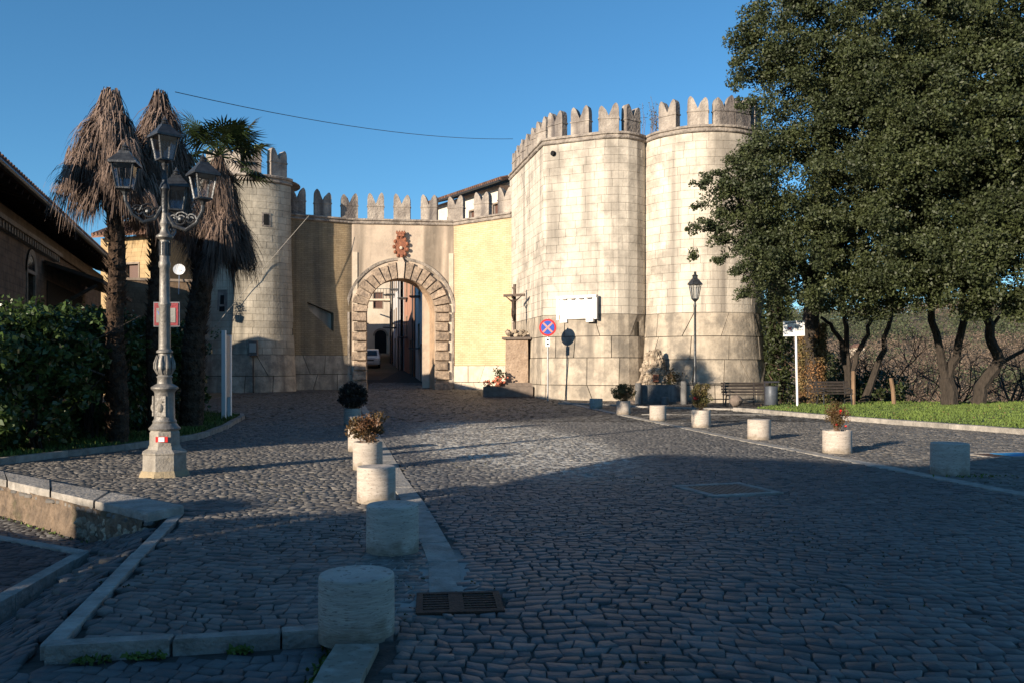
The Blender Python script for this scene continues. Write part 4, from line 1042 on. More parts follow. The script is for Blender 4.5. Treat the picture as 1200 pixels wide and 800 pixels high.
# coat of arms
cc = A(-.02, 8.80, .18)
mb = MB()
shield = [(-.26, .35), (-.30, .1), (-.27, -.25), (-.12, -.5), (0, -.66), (.12, -.5), (.27, -.25), (.30, .1), (.26, .35), (0, .42)]
M4 = Matrix.Translation(cc) @ Matrix.Rotation(math.atan2(D.y, D.x), 4, 'Z') @ Matrix.Scale(1.12, 4)
mb.extr(shield, M4, .2)
for a in range(12):        # scrolled strapwork round the shield
    t_ = a/11*2*math.pi+.3; x = .36*math.cos(t_); z = -.05+.52*math.sin(t_)
    p = M4 @ Vector((x, .02, z)); mb.ball(p, .095, 7, 5, (1, 1, 1.25), .1)
p = M4 @ Vector((0, 0, .56)); mb.box(p, (.42, .2, .16)); p = M4 @ Vector((0, 0, .68)); mb.box(p, (.54, .24, .1))
for x in (-.2, -.07, .07, .2): mb.ball(M4 @ Vector((x, 0, .76)), .05, 6, 4)
co = mb.build('coat_of_arms', M['terracotta'], gw, world=True)
MB().ball(M4 @ Vector((.02, -.05, -.12)), .10, 8, 5, (1, .5, 1)).build('boss', M['keystone'], co, world=False)
bo = co.children[0]; bo.location = -gw.location

# ---------------------------------------------------------------- angular tower
at_ = thing('angular_tower', 'tall angular stone bastion right of the gate bearing the white plaque', 'tower', (3, 42, 0), 0, 'towers of the town gate')
tp_ = Path([(-.12, 48.9), (1.52, 41.2), (4.3, 39.92), (4.95, 39.85), (5.45, 39.95), (5.9, 40.2), (6.25, 40.55), (6.5, 41.0), (6.6, 41.6)])
ZR = 12.25; b1 = lambda z: .12*max(0, 1-z/4.1)
wall_sheet(tp_, -.2, ZR+.1, -.05, M['mortar'], at_, 'core', batter=b1, nz=6)
base_courses(tp_, [-.05, .76, 2.05, 3.05, 4.08], M['base_stone'], at_, b1, wr=(.9, 1.9))
courses(tp_, 4.08, ZR, .37, .68, M['limestone'], at_, b1, single=lambda u: u > tp_.L[1]-.3, limit=300)
cornice(tp_, ZR, M['cornice'], at_, h=.34, over=.11)
for u, r_ in ((.5, 0), (1.8, 0), (3.1, 0), (4.4, 0), (5.7, 0), (6.9, 0)): merlon(tp_, u, ZR+.30, .80, 1.30, at_, t=.4)
for px in (648, 678, 713): merlon(tp_, max(tp_.L[1]+.35, on_path(Path([tuple(v) for v in tp_.p[1:]]), px)+tp_.L[1]), ZR+.30, .95, 1.36, at_, t=.36)
merlon(tp_, on_path(Path([tuple(v) for v in tp_.p[1:]]), 746)+tp_.L[1], ZR+.30, .9, 1.36, at_, t=.36, inset=.2)
MB().prism([(v.x, v.y) for v in tp_.p]+[(6.4, 46), (.2, 49)], ZR+.3, ZR+.38).build('roof_deck', M['cornice'], at_, world=True)
# sealed drain holes
q_ = P(654, 179.5, 41.0)
MB().lathe([(.12, 0), (.12, .1)], (0, 0, 0), 14).build('drain_hole', M['hole'], at_)
dh = at_.children[-1]; dh = [o for o in at_.children if o.name.startswith('drain_hole')][0]
u = tp_.L[1]+.55; p = tp_.at(u, .03); nn = tp_.nrm(u); dh.location = Vector((p.x, p.y, ZR-.42))-at_.location; dh.rotation_euler = Vector((nn.x, nn.y, 0)).to_track_quat('Z', 'Y').to_euler()

# plaque
pu0 = on_path(Path([tuple(v) for v in tp_.p[1:]]), 653)+tp_.L[1]; pu1 = on_path(Path([tuple(v) for v in tp_.p[1:]]), 702.5)+tp_.L[1]
pm0 = tp_.at((pu0+pu1)/2, .06); pn = tp_.nrm(pu0+.9)
pa = math.atan2(pn.y, pn.x)+math.pi/2
pq = thing('marble_plaque', 'large blank white marble plaque with a moulded frame on the angular tower', 'plaque', (pm0.x, pm0.y, 4.35), pa)
pw = (pu1-pu0)*.99; 
MB().box((0, -.03, .02), (pw-.2, .10, 1.0)).build('panel', M['white'], pq)
for c, s_ in (((0, -.055, .55), (pw+.04, .22, .12)), ((-pw/2+.04, -.05, -.02), (.13, .16, 1.0)), ((pw/2-.04, -.05, -.02), (.13, .16, 1.0))): MB().box(c, s_).build('frame', M['white'], pq)
for x in (-pw/2+.35, pw/2-.35): MB().box((x, -.05, -.56), (.38, .15, .16)).build('corbel', M['white'], pq)
for x in (-.62, -.18, .28, .7): MB().box((x, -.15, .46), (.22, .05, .06)).build('dentil', M['merlon'], pq)

# ---------------------------------------------------------------- right round bastion
rb = thing('round_tower', 'round stone bastion at the right, half hidden behind the dark evergreen tree', 'tower', (9.2, 41.7, 0), 0, 'towers of the town gate')
rp = circle_path(9.2, 41.7, 2.98, 183, 352, 48)
b2 = lambda z: .50*max(0, 1-z/4.2)**1.1
wall_sheet(rp, -.3, 12.3, -.05, M['mortar'], rb, 'core', batter=b2, nz=14)
base_courses(rp, [-.1, .80, 1.95, 3.0, 4.08], M['base_stone'], rb, b2, wr=(.9, 1.9))
courses(rp, 4.08, ZR, .37, .68, M['limestone'], rb, lambda z: 0, limit=300)
cornice(rp, ZR, M['cornice'], rb, h=.34, over=.11)
for px in (780, 817.5, 851): merlon(rp, on_path(rp, px), ZR+.30, .94, 1.38, rb, t=.36)
for a in (300, 326): merlon(rp, rp.len*(a-183)/169, ZR+.30, .94, 1.38, rb, t=.36)
MB().lathe([(2.8, 0), (2.8, .06)], (9.2, 41.7, ZR+.36), 32).build('roof_deck', M['cornice'], rb, world=True)
wt = thing('wall_weed', 'thin leafy weed sprouting between the merlons where the two bastions meet', 'plant', (6.6, 40.5, ZR+.4))
st = MB(); lf = []
for k in range(16):
    a = Vector((random.uniform(-.5, .9), random.uniform(-.1, .3), 0)); b = a+Vector((random.gauss(0, .25), random.gauss(0, .1), random.uniform(.7, 1.9))); st.tube([a, (a+b)/2+Vector((.05, 0, 0)), b], [.012, .009, .005], 4, False)
    for _ in range(20): lf.append(tuple(a.lerp(b, random.uniform(.3, 1))+Vector((random.gauss(0, .08), random.gauss(0, .08), random.gauss(0, .05)))))
st.build('stems', M['twig'], wt, kind='stuff'); o = leaves('foliage', lf, .035, M['shrub_green']); o.parent = wt; o['kind'] = 'stuff'

# ---------------------------------------------------------------- houses
def facade(name_root, path, z0, z1, m, holes=(), off=0):
    """sheet wall with real window openings: holes = [(u0,u1,z0,z1)] ; returns nothing"""
    us = sorted(set([0, path.len]+[h for q_ in holes for h in q_[:2]])); zs = sorted(set([z0, z1]+[h for q_ in holes for h in q_[2:4]]))
    mb = MB()
    for a, b in zip(us[:-1], us[1:]):
        for c, d in zip(zs[:-1], zs[1:]):
            um, zm = (a+b)/2, (c+d)/2
            if any(q_[0] < um < q_[1] and q_[2] < zm < q_[3] for q_ in holes): continue
            mb.add([(*path.at(u, off), z) for u, z in ((a, c), (b, c), (b, d), (a, d))], [(0, 1, 2, 3)], [(a, c), (b, c), (b, d), (a, d)])
    for a, b, c, d in holes:
        o = [(*path.at(u, off), z) for u, z in ((a, c), (b, c), (b, d), (a, d))]; i_ = [(*path.at(u, off-.22), z) for u, z in ((a, c), (b, c), (b, d), (a, d))]
        mb.add(o+i_, [(1, 0, 4, 5), (2, 1, 5, 6), (3, 2, 6, 7), (0, 3, 7, 4)], [(0, 0)]*8)
    return mb.build('wall', m, name_root, world=True)
def window(root, path, h, shut=False, m=None):
    a, b, c, d = h
    g = block_geo(path, c+.02, d-.02, (a+.02, b-.02), (a+.02, b-.02), -.16, lambda z: 0, depth=.04)
    w = MB().add(*g).build('window', m or (M['shutter'] if shut else M['glass_dark']), root, world=True)
    fr = MB()
    for q_ in ((c-.06, c+.03, a-.06, b+.06), (d-.03, d+.07, a-.06, b+.06), (c, d, a-.07, a+.01), (c, d, b-.01, b+.07)):
        fr.add(*block_geo(path, q_[0], q_[1], (q_[2], q_[3]), (q_[2], q_[3]), .03, lambda z: 0, depth=.06))
    f_ = fr.build('frame', M['trim'], w, world=False)
    for v in f_.data.vertices: v.co -= root.location
    if not shut:
        mm = (a+b)/2; g = block_geo(path, c, d, (mm-.025, mm+.025), (mm-.025, mm+.025), -.13, lambda z: 0, depth=.03)
        f2 = MB().add(*g).build('mullion', M['wood'], w)
        for v in f2.data.vertices: v.co -= root.location
def tiled_roof(root, path, z, over, depth, pitch, u0=0, u1=None, name='roof', tiles=True, tile_rows=1):
    """single pitch rising away from the facade, with a row of cover tiles along the eave"""
    u1 = path.len if u1 is None else u1
    a, b = path.at(u0, over), path.at(u1, over); c, d = path.at(u1, -depth), path.at(u0, -depth); zr = z+(depth+over)*math.tan(pitch)
    vs = [(a.x, a.y, z), (b.x, b.y, z), (c.x, c.y, zr), (d.x, d.y, zr)]; vs += [(v[0], v[1], v[2]+.14) for v in vs]
    r_ = MB().add(vs, [(3, 2, 1, 0), (4, 5, 6, 7), (0, 1, 5, 4), (1, 2, 6, 5), (2, 3, 7, 6), (3, 0, 4, 7)]).build(name, M['tile'], root, world=True)
    n_ = int((u1-u0)/.24)
    for k in range(n_ if tiles else 0):
        u = u0+(k+.5)*(u1-u0)/n_; p = path.at(u, over+.05); q_ = path.at(u, over-.9 if tile_rows == 1 else -depth); zz_ = z+.16+((over+.05)-(over-.9 if tile_rows == 1 else -depth))*math.tan(pitch)
        t_ = MB().tube([(p.x, p.y, z+.16), (q_.x, q_.y, zz_)], [.095, .085], 6).build('roof_tile', M['tile'], r_)
        for v in t_.data.vertices: v.co -= root.location
    return r_

# big stone building, left edge
ho = thing('stone_house', 'dark stone and brick building with deep eaves filling the left edge', 'house', (-14.5, 28, 0))
hp = Path([(-10.55, 14.6), (-18.3, 38.0)])
# outward normal must face the road (+x side)
if hp.nrm(1).x < 0: hp = Path([(-18.3, 38.0), (-10.55, 14.6)])
def upx(px, path=hp): return on_path(path, px)
ub_ = [(upx(18), .0), (upx(66), 0)]
hw = []
uu = upx(36); hw.append((uu-.5, uu+.5, 2.6, 4.3)); u7 = upx(52); 
for p_ in (2.6, 6.2, 9.8): pass
facade(ho, hp, 0, 5.6, M['facade_rubble'], hw)
for h_ in hw: window(ho, hp, h_)
uc = (hw[0][0]+hw[0][1])/2; vs = []
for i_ in range(13):
    a = math.pi*i_/12
    for r_, o in ((.5, .03), (.5, -.2), (.68, .05)): p = hp.at(uc-r_*math.cos(a), o); vs.append((p.x, p.y, 4.3+r_*math.sin(a)))
MB().add(vs, [(i_*3, (i_+1)*3, (i_+1)*3+2, i_*3+2) for i_ in range(12)]+[(i_*3+1, (i_+1)*3+1, (i_+1)*3, i_*3) for i_ in range(12)]).build('arch_trim', M['trim'], ho, world=True)
vs = [(*hp.at(uc, -.0+.015), 4.3)]+[(*hp.at(uc-.5*math.cos(math.pi*i_/12), .015), 4.3+.5*math.sin(math.pi*i_/12)) for i_ in range(13)]
MB().add(vs, [(0, i_+1, i_+2) for i_ in range(12)]).build('lunette', M['glass_dark'], ho, world=True)
us0, us1 = sorted((upx(-60), upx(64)))
wall_sheet(hp, 5.25, 5.62, .10, M['facade_tufa'], ho, 'upper_wall')
MB().add(*block_geo(hp, 5.18, 5.30, (us0, us1), (us0, us1), .24, lambda z: 0, depth=.3)).build('string_course', M['trim'], ho, world=True)
u = us0
while u < us1-.2:
    MB().add(*block_geo(hp, 5.0, 5.18, (u, u+.13), (u, u+.13), .18, lambda z: 0, depth=.2)).build('dentil', M['trim'], ho, world=True); u += .30
EV = 5.72; M['eave_wood'] = plain('eave_boards', (.05, .033, .024), rough=.9)
tiled_roof(ho, hp, EV, .95, 5.5, R(10.5))
u = .2
while u < hp.len:
    a = hp.at(u, .88); b = hp.at(u, -.2); MB().bar((a.x, a.y, EV-.07), (b.x, b.y, EV-.07+.3), .1, .12).build('rafter', M['eave_wood'], ho, world=True); u += .62
gu = Path([tuple(hp.at(0, 1.05)), tuple(hp.at(hp.len, 1.05))]); a, b = hp.at(0, 1.07), hp.at(hp.len, 1.07)
MB().tube([(a.x, a.y, EV-.02), (b.x, b.y, EV-.02)], .07, 8).build('gutter', M['iron'], ho, world=True)
# end wall, body behind, back slope of the roof
e0, e1 = [hp.at(u, 0) for u in (0, hp.len)]; far_end = e0 if e0.y > e1.y else e1; near_end = e1 if e0.y > e1.y else e0
nn = hp.nrm(1)
MB().prism([tuple(far_end-nn*.04), tuple(near_end-nn*.25), tuple(near_end-nn*11), tuple(far_end-nn*11)], 0, EV-.1).build('rear_body', M['facade_tufa'], ho, world=True)
zr_ = EV+6.45*math.tan(R(10.5))
f1, n1 = far_end-nn*5.5, near_end-nn*5.5; f2, n2 = far_end-nn*11.8, near_end-nn*11.8; f0, n0 = far_end, near_end
MB().add([(*f1, zr_+.1), (*n1, zr_+.1), (*n2, EV), (*f2, EV), (*f1, zr_-.1), (*n1, zr_-.1), (*n2, EV-.2), (*f2, EV-.2)], [(0, 1, 2, 3), (7, 6, 5, 4), (0, 3, 7, 4), (1, 5, 6, 2), (2, 6, 7, 3)]).build('rear_roof', M['tile'], ho, world=True)
for e in (f0, n0): MB().add([(*(e-nn*.1), EV-.1), (*(e-nn*11), EV-.1), (*(e-nn*5.5), zr_-.1)], [(0, 1, 2), ]).build('gable', M['facade_tufa'], ho, world=True)
# porch roof
pu0, pu1 = sorted((upx(50), upx(100)))
pr0 = [hp.at(pu0, .05), hp.at(pu1, .05), hp.at(pu1, 1.7), hp.at(pu0, 1.7)]
vs = [(*pr0[0], 4.75), (*pr0[1], 4.75), (*pr0[2], 4.2), (*pr0[3], 4.2)]; vs += [(v[0], v[1], v[2]+.12) for v in vs]
MB().add(vs, [(0, 1, 2, 3), (7, 6, 5, 4), (1, 5, 6, 2), (2, 6, 7, 3), (3, 7, 4, 0)]).build('porch_roof', M['wood'], ho, world=True)
for u in (pu0+.1, pu1-.1):
    a, b = hp.at(u, .06), hp.at(u, 1.5); MB().tube([(*a, 3.3), (*((a*2+b)/3), 3.55), (*b, 4.15)], .06, 6).build('bracket', M['wood'], ho, world=True)
up = hp.at((pu0+pu1)/2, .05)
MB().add(*block_geo(hp, 2.0, 4.3, (pu0+.6, pu1-.8), (pu0+.6, pu1-.8), .02, lambda z: 0, depth=.03)).build('doorway', M['hole'], ho, world=True)

# garden wall joining the houses
w2 = thing('garden_wall', 'rough brown stone wall between the dark house and the ochre house', 'wall', (-17, 39, 0))
gpth = Path([(-18.2, 39.3), (-14.6, 40.5)]) if Path([(-18.2, 39.3), (-14.6, 40.5)]).nrm(1).y < 0 else Path([(-14.6, 40.5), (-18.2, 39.3)])
wall_sheet(gpth, 0, 5.6, 0, M['facade_tufa'], w2, 'wall', thick=.4)
MB().add(*block_geo(gpth, 5.6, 5.72, (0, gpth.len), (0, gpth.len), .06, lambda z: 0, depth=.5)).build('coping', M['trim'], w2, world=True)

# ochre house behind the palms
oh = thing('ochre_house', 'ochre tufa house with brown shuttered window and tiled gable roof behind the palms', 'house', (-19, 47, 0))
op = Path([(-22.6, 48.5), (-15.2, 43.2)][::1])
op = Path([(-21.5, 44.6), (-18.05, 43.3)]);
if op.nrm(1).y > 0: op = Path([tuple(op.p[1]), tuple(op.p[0])])
u = on_path(op, 155); hw = [(u-.42, u+.42, 5.3, 6.9)]
facade(oh, op, 0, 8.3, M['facade_ochre'], hw); [window(oh, op, h_, True) for h_ in hw]
n3 = op.nrm(1); A0, A1 = op.p[0], op.p[1]
MB().prism([tuple(A0-n3*.3), tuple(A1-n3*.3), tuple(A1-n3*3), tuple(A0-n3*3)], 0, 8.2).build('rear_body', M['facade_ochre'], oh, world=True)
tiled_roof(oh, op, 8.25, .6, 1.5, R(24), tile_rows=2)
MB().add([(*(A0-n3*1.5), 9.25), (*(A1-n3*1.5), 9.25), (*(A1-n3*3.5), 8.3), (*(A0-n3*3.5), 8.3)], [(0, 1, 2, 3), (3, 2, 1, 0)]).build('rear_roof', M['tile'], oh, world=True)
rd = thing('rendered_house', 'pale rendered house with a small balcony seen between the palm trunks', 'house', (-17, 50, 0))
rpth = Path([(-20.8, 49.0), (-18.3, 48.6)]);
if rpth.nrm(1).y > 0: rpth = Path([tuple(rpth.p[1]), tuple(rpth.p[0])])
facade(rd, rpth, 0, 8.6, M['f_cream'], [(.9, 1.7, 5.6, 7.2)]); window(rd, rpth, (.9, 1.7, 5.6, 7.2), True)
tiled_roof(rd, rpth, 8.6, .5, 3.5, R(15))
a = rpth.at(2.6, .5); MB().box((a.x, a.y, 5.4), (1.8, .9, .12), -.5).build('balcony', M['trim'], rd, world=True)
ds = thing('satellite_dish', 'white round satellite dish standing out behind the lamp post', 'satellite dish', tuple(P(210, 316, 40)))
MB().lathe([(.02, -.06), (.16, -.04), (.27, 0), (.27, .015), (.15, -.02), (.02, -.04)], (0, 0, 0), 20).build('dish', M['sign_white'], ds); ds.rotation_euler = (R(75), 0, R(15))
MB().tube([(0, 0, 0), (.05, -.2, .25)], .012, 5).build('feed_arm', M['galv'], ds); MB().tube([(0, 0, -.05), (0, -.15, -.1), (0, -1.2, -.1)], .02, 5).build('mount', M['galv'], ds)
fb = thing('balcony_flowers', 'orange and red potted flowers on the balcony below the satellite dish', 'flowers', tuple(P(212, 338, 44)))
o = leaves('blossoms', rng.normal(size=(90, 3))*np.array([.12, .10, .2]), .05, M['flower_pink']); o.parent = fb; o['kind'] = 'stuff'
o = leaves('foliage', rng.normal(size=(90, 3))*np.array([.12, .1, .22]), .05, M['shrub_green']); o.parent = fb; o['kind'] = 'stuff'
MB().lathe([(.14, -.75), (.18, -.5), (.18, -.4)], n=12).build('pot', M['terracotta'], fb)

# white house behind the battlements
wh = thing('white_house', 'white rendered house whose brown tiled eave rises above the gate battlements', 'house', (-2.7, 58, 0))
wp = Path([(-5.6, 62.3), (-.05, 54.0)])
if wp.nrm(1).y > 0: wp = Path([tuple(wp.p[1]), tuple(wp.p[0])])
hwin = [(u_-.35, u_+.35, 11.1, 12.2) for u_ in (2.2, 5.2, 8.2)]
facade(wh, wp, 6, 13.35, M['wplaster'], hwin); [window(wh, wp, h_, True) for h_ in hwin]
tiled_roof(wh, wp, 13.3, .75, 3.2, R(17))
n4 = wp.nrm(1); B0, B1 = wp.p
MB().prism([tuple(B0-n4*.3), tuple(B1-n4*.3), tuple(B1-n4*6), tuple(B0-n4*6)], 6, 13.2).build('rear_body', M['wplaster'], wh, world=True)
a, b = wp.at(0, .85), wp.at(wp.len, .85); MB().tube([(a.x, a.y, 13.28), (b.x, b.y, 13.28)], .07, 8).build('gutter', M['iron'], wh, world=True)
q_ = P(593, 222, 53.5); MB().box(q_, (.8, .5, .35)).build('eave_box', M['wood'], wh, world=True)

# ---------------------------------------------------------------- the street behind the gate
def street_house(name, label, a, b, z1, m, wins, shut=True, depth=6, z0=0, doors=(), roof=True):
    t = thing(name, label, 'house', ((a[0]+b[0])/2, (a[1]+b[1])/2, 0)); pth = Path([a, b])
    mid = pth.at(pth.len/2, .5)
    if abs(mid.x+8.6-(mid.y-54)*-.115) > abs(pth.at(pth.len/2, -.5).x+8.6-(mid.y-54)*-.115): pth = Path([b, a])
    hs = [(u*pth.len-.45, u*pth.len+.45, z, z+1.5) for u, z in wins]+[(u*pth.len-.6, u*pth.len+.6, z0, z0+2.6) for u in doors]
    facade(t, pth, 0, z1, m, hs)
    for k, h_ in enumerate(hs): window(t, pth, h_, True, M['street_shutter'] if k % 2 else M['shutter'])
    n_ = pth.nrm(.1); MB().prism([tuple(pth.p[0]-n_*.25), tuple(pth.p[1]-n_*.25), tuple(pth.p[1]-n_*depth), tuple(pth.p[0]-n_*depth)], 0, z1-.1).build('rear_body', m, t, world=True)
    if roof: tiled_roof(t, pth, z1, .4, 2.5, R(17), tiles=False)
    u = pth.len*.93; p = pth.at(u, .08); MB().tube([(p.x, p.y, .5), (p.x, p.y, z1)], .05, 6).build('drainpipe', M['iron'], t, world=True)
    for (uu_, zz_) in wins[::2]:
        if name == 'terraced_house':
            p = pth.at(uu_*pth.len, .3); bb = MB().box((p.x, p.y, zz_-.12), (.7, 1.3, .08), 0).build('balcony', M['iron'], t, world=True)
    return t
street_house('terraced_house', 'white plastered house just inside the gate on the right, catching the sun', (-5.25, 53.6), (-6.9, 61), 9.5, M['f_white'], [(.35, 6.5), (.7, 6.4), (.3, 3.0), (.7, 3.1)], z0=.5, doors=(.52,))
street_house('terraced_house', 'reddish plastered house beyond the white house inside the gate', (-7.05, 61.6), (-8.6, 68), 9.8, M['f_red'], [(.3, 7.0), (.7, 7.0), (.3, 4.0)], z0=1.0, doors=(.7,))
street_house('terraced_house', 'tall grey blue house in shade down the street beyond the reddish house', (-8.9, 68), (-10.6, 76), 10.8, M['f_grey'], [(.2, 8), (.5, 8), (.8, 8), (.2, 5), (.5, 5)], z0=1.4, doors=(.35, .75))
street_house('terraced_house', 'cream house in deep shade near the far end of the street on its right', (-10.8, 76.5), (-13.2, 92), 12, M['f_cream'], [(.15, 8.6), (.4, 8.6), (.65, 8.6), (.9, 8.6), (.2, 5.8), (.5, 5.8)], z0=2.0, doors=(.3, .7))
street_house('terraced_house', 'dark house on the left side of the street behind the left gate jamb', (-10.9, 54.5), (-12.9, 72), 6.3, M['f_grey'], [(.3, 4.2), (.7, 4.2)], z0=.8, doors=(.5,))
street_house('terraced_house', 'low left hand house beyond the parked car in the street', (-13.3, 74), (-16.1, 93), 8, M['f_red'], [(.3, 5.8), (.7, 5.8)], z0=1.8, doors=(.5,))
eh = thing('arched_house', 'cream house with a dark arched doorway closing the far end of the street', 'house', (-14.5, 96, 0)); ep = Path([(-19.5, 96), (-11.0, 97)])
if ep.nrm(1).y > 0: ep = Path([(-11.0, 97), (-19.5, 96)])
ua_ = on_path(ep, 446); hh_ = [(ua_-3.3, ua_-2.3, 8.2, 10), (ua_-.8, ua_+.2, 8.2, 10), (ua_+1.1, ua_+2.0, 8.2, 10)]
facade(eh, ep, 0, 12, M['f_cream'], hh_)
for k, h_ in enumerate(hh_): window(eh, ep, h_, k != 2)
vs = [(*ep.at(ua_, .04), 3.0)]+[(*ep.at(ua_-.65*math.cos(math.pi*i_/12), .04), 5.1+.65*math.sin(math.pi*i_/12)) for i_ in range(13)]; lo = [(*ep.at(ua_+.65, .04), 3.0), (*ep.at(ua_-.65, .04), 3.0)]
MB().add(vs[1:]+lo, [tuple(range(15))]).build('arched_door', M['hole'], eh, world=True)
vs = []
for i_ in range(13):
    a = math.pi*i_/12
    for r_, o in ((.65, .1), (.85, .1), (.85, 0)): vs.append((*ep.at(ua_-r_*math.cos(a), o), 5.1+r_*math.sin(a)))
MB().add(vs, [(i_*3+b, (i_+1)*3+b, (i_+1)*3+b+1, i_*3+b+1) for i_ in range(12) for b in range(2)]).build('arch_trim', M['trim'], eh, world=True)
tiled_roof(eh, ep, 12, .5, 4, R(15), tiles=False)
n_ = ep.nrm(1); MB().prism([tuple(ep.p[0]-n_*.3), tuple(ep.p[1]-n_*.3), tuple(ep.p[1]-n_*6), tuple(ep.p[0]-n_*6)], 0, 11.9).build('rear_body', M['f_cream'], eh, world=True)
bl = thing('street_balcony', 'pale balcony with railings projecting high over the far end of the street', 'balcony', tuple(P(449, 352, 88)))
MB().box((0, 0, 0), (4.0, 1.4, .18)).build('slab', M['f_cream'], bl)
for k in range(14): MB().box((-1.9+k*.29, -.65, .6), (.04, .04, 1.0)).build('baluster', M['iron'], bl)
MB().box((0, -.65, 1.12), (4.0, .06, .06)).build('handrail', M['iron'], bl)
# parked car
ct = thing('parked_car', 'pale hatchback parked in the street, half hidden behind the left gate jamb', 'car', (-12.05, 72.5, float(gz(np.array(-12.05), np.array(72.5)))), R(8))
ct.rotation_euler[0] = R(3.7)
def car_section(y):
    return None
prof = [(-2.0, .35), (-2.03, .62), (-1.95, .85), (-1.15, 1.0), (-.55, 1.42), (.9, 1.47), (1.75, 1.05), (1.95, .95), (2.0, .4)]
mb = MB(); vs = []
for x, k in ((-.82, 1), (-.70, 1.0), (.70, 1.0), (.82, 1)):
    for y, z in prof:
        inset = .14*max(0, (z-.95)/.5) if abs(x) > .8 else 0
        vs.append((x-math.copysign(inset, x) if abs(x) > .8 else x*(1-.0), y, z))
k = len(prof); mb.add(vs, [(a*k+b, a*k+b+1, (a+1)*k+b+1, (a+1)*k+b) for a in range(3) for b in range(k-1)]+[tuple(range(k))[::-1], tuple(3*k+b for b in range(k))])
mb.add([(-.8, -2, .33), (.8, -2, .33), (.8, 2, .33), (-.8, 2, .33)], [(3, 2, 1, 0)])
mb.build('body', M['car'], ct, smooth=True)
MB().add([(-.62, -1.17, 1.03), (.62, -1.17, 1.03), (.56, -.60, 1.41), (-.56, -.60, 1.41)], [(0, 1, 2, 3)]).build('windscreen', M['glass_dark'], ct)
for s_ in (-1, 1):
    MB().add([(s_*.825, -.9, 1.0), (s_*.825, 1.2, 1.0), (s_*.73, .8, 1.38), (s_*.73, -.45, 1.38)], [(0, 1, 2, 3)]).build('side_window', M['glass_dark'], ct)
    for y in (-1.3, 1.3):
        w_ = MB().lathe([(.30, -.09), (.31, 0), (.30, .09)], n=16).build('wheel', M['rubber'], ct); w_.location = (s_*.76, y, .31); w_.rotation_euler = (0, R(90), 0)
        MB().lathe([(.18, -.1), (.18, .1)], n=12).build('hubcap', M['galv'], w_)
    MB().ball((s_*.6, -1.97, .72), .13, 8, 5, (1.3, .4, .8)).build('headlight', M['white'], ct)
MB().box((0, -2.02, .5), (.5, .03, .12)).build('number_plate', M['sign_white'], ct)
MB().box((0, -2.02, .68), (.7, .04, .1)).build('grille', M['sign_black'], ct)

# ---------------------------------------------------------------- ornate lamp post
LP = Gd(193, 556.5); s = LP.y/1000
ol = thing('ornate_street_lamp', 'ornate silvery cast iron lamp post with four lanterns on a stone coloured plinth', 'street lamp', (LP.x, LP.y, 0), R(22))
zz = lambda py: (556.5-py)*s
MB().lathe([(.385, -.02), (.37, .03), (.33, .09)], n=8, rot=R(22.5)).build('foot', mat('lamp_foot', (.36, .28, .17), (.24, .20, .14), scale=8, bump=.5, bscale=25), ol)
MB().lathe([(.325, .09), (.32, zz(531)), (.33, zz(530)), (.33, zz(528.5)), (.25, zz(525)), (.235, zz(521))], n=8, rot=R(22.5)).build('plinth', M['lamp_stone'], ol)
MB().lathe([(.225, zz(522)), (.222, zz(506)), (.205, zz(504)), (.20, zz(501))], n=8, rot=R(22.5)).build('upper_plinth', M['lamp_stone'], ol)
MB().lathe([(.215, zz(503)), (.225, zz(501)), (.19, zz(498)), (.165, zz(495)), (.17, zz(493)), (.145, zz(490)), (.14, zz(460)), (.15, zz(458)), (.19, zz(455)), (.19, zz(453)), (.15, zz(451)), (.105, zz(449)), (.10, zz(443)), (.115, zz(441)), (.09, zz(439))], n=20).build('pedestal', M['iron_pale'], ol, smooth=True)
MB().lathe([(.09, zz(439)), (.12, zz(435)), (.13, zz(429)), (.115, zz(421)), (.09, zz(416)), (.085, zz(414)), (.115, zz(413)), (.115, zz(411)), (.085, zz(409))], n=20).build('bulb', M['iron_pale'], ol, smooth=True)
for k in range(10):      # acanthus leaves of the bulb
    a = 2*math.pi*k/10; MB().tube([(.10*math.cos(a), .10*math.sin(a), zz(438)), (.135*math.cos(a), .135*math.sin(a), zz(431)), (.135*math.cos(a), .135*math.sin(a), zz(425)), (.105*math.cos(a), .105*math.sin(a), zz(416))], [.008, .022, .020, .006], 5).build('acanthus_leaf', M['iron_pale'], ol)
MB().lathe([(.085, zz(409)), (.078, zz(360)), (.09, zz(358)), (.09, zz(356)), (.076, zz(354)), (.07, zz(315)), (.085, zz(313)), (.085, zz(308)), (.07, zz(306)), (.066, zz(282)), (.12, zz(279)), (.12, zz(277)), (.07, zz(274)), (.05, zz(268)), (.075, zz(263)), (.05, zz(257)), (.045, zz(250))], n=18).build('shaft', M['iron_pale'], ol, smooth=True)
for k in range(12): a = 2*math.pi*k/12; MB().box((.074*math.cos(a), .074*math.sin(a), (zz(300)+zz(284))/2), (.016, .016, zz(284)-zz(300)), a).build('flute', M['iron'], ol)
MB().lathe([(.045, zz(252)), (.055, zz(225)), (.075, zz(222)), (.06, zz(217)), (.04, zz(214)), (.035, zz(196)), (.05, zz(194)), (.03, zz(190))], n=14).build('mast', M['iron'], ol, smooth=True)
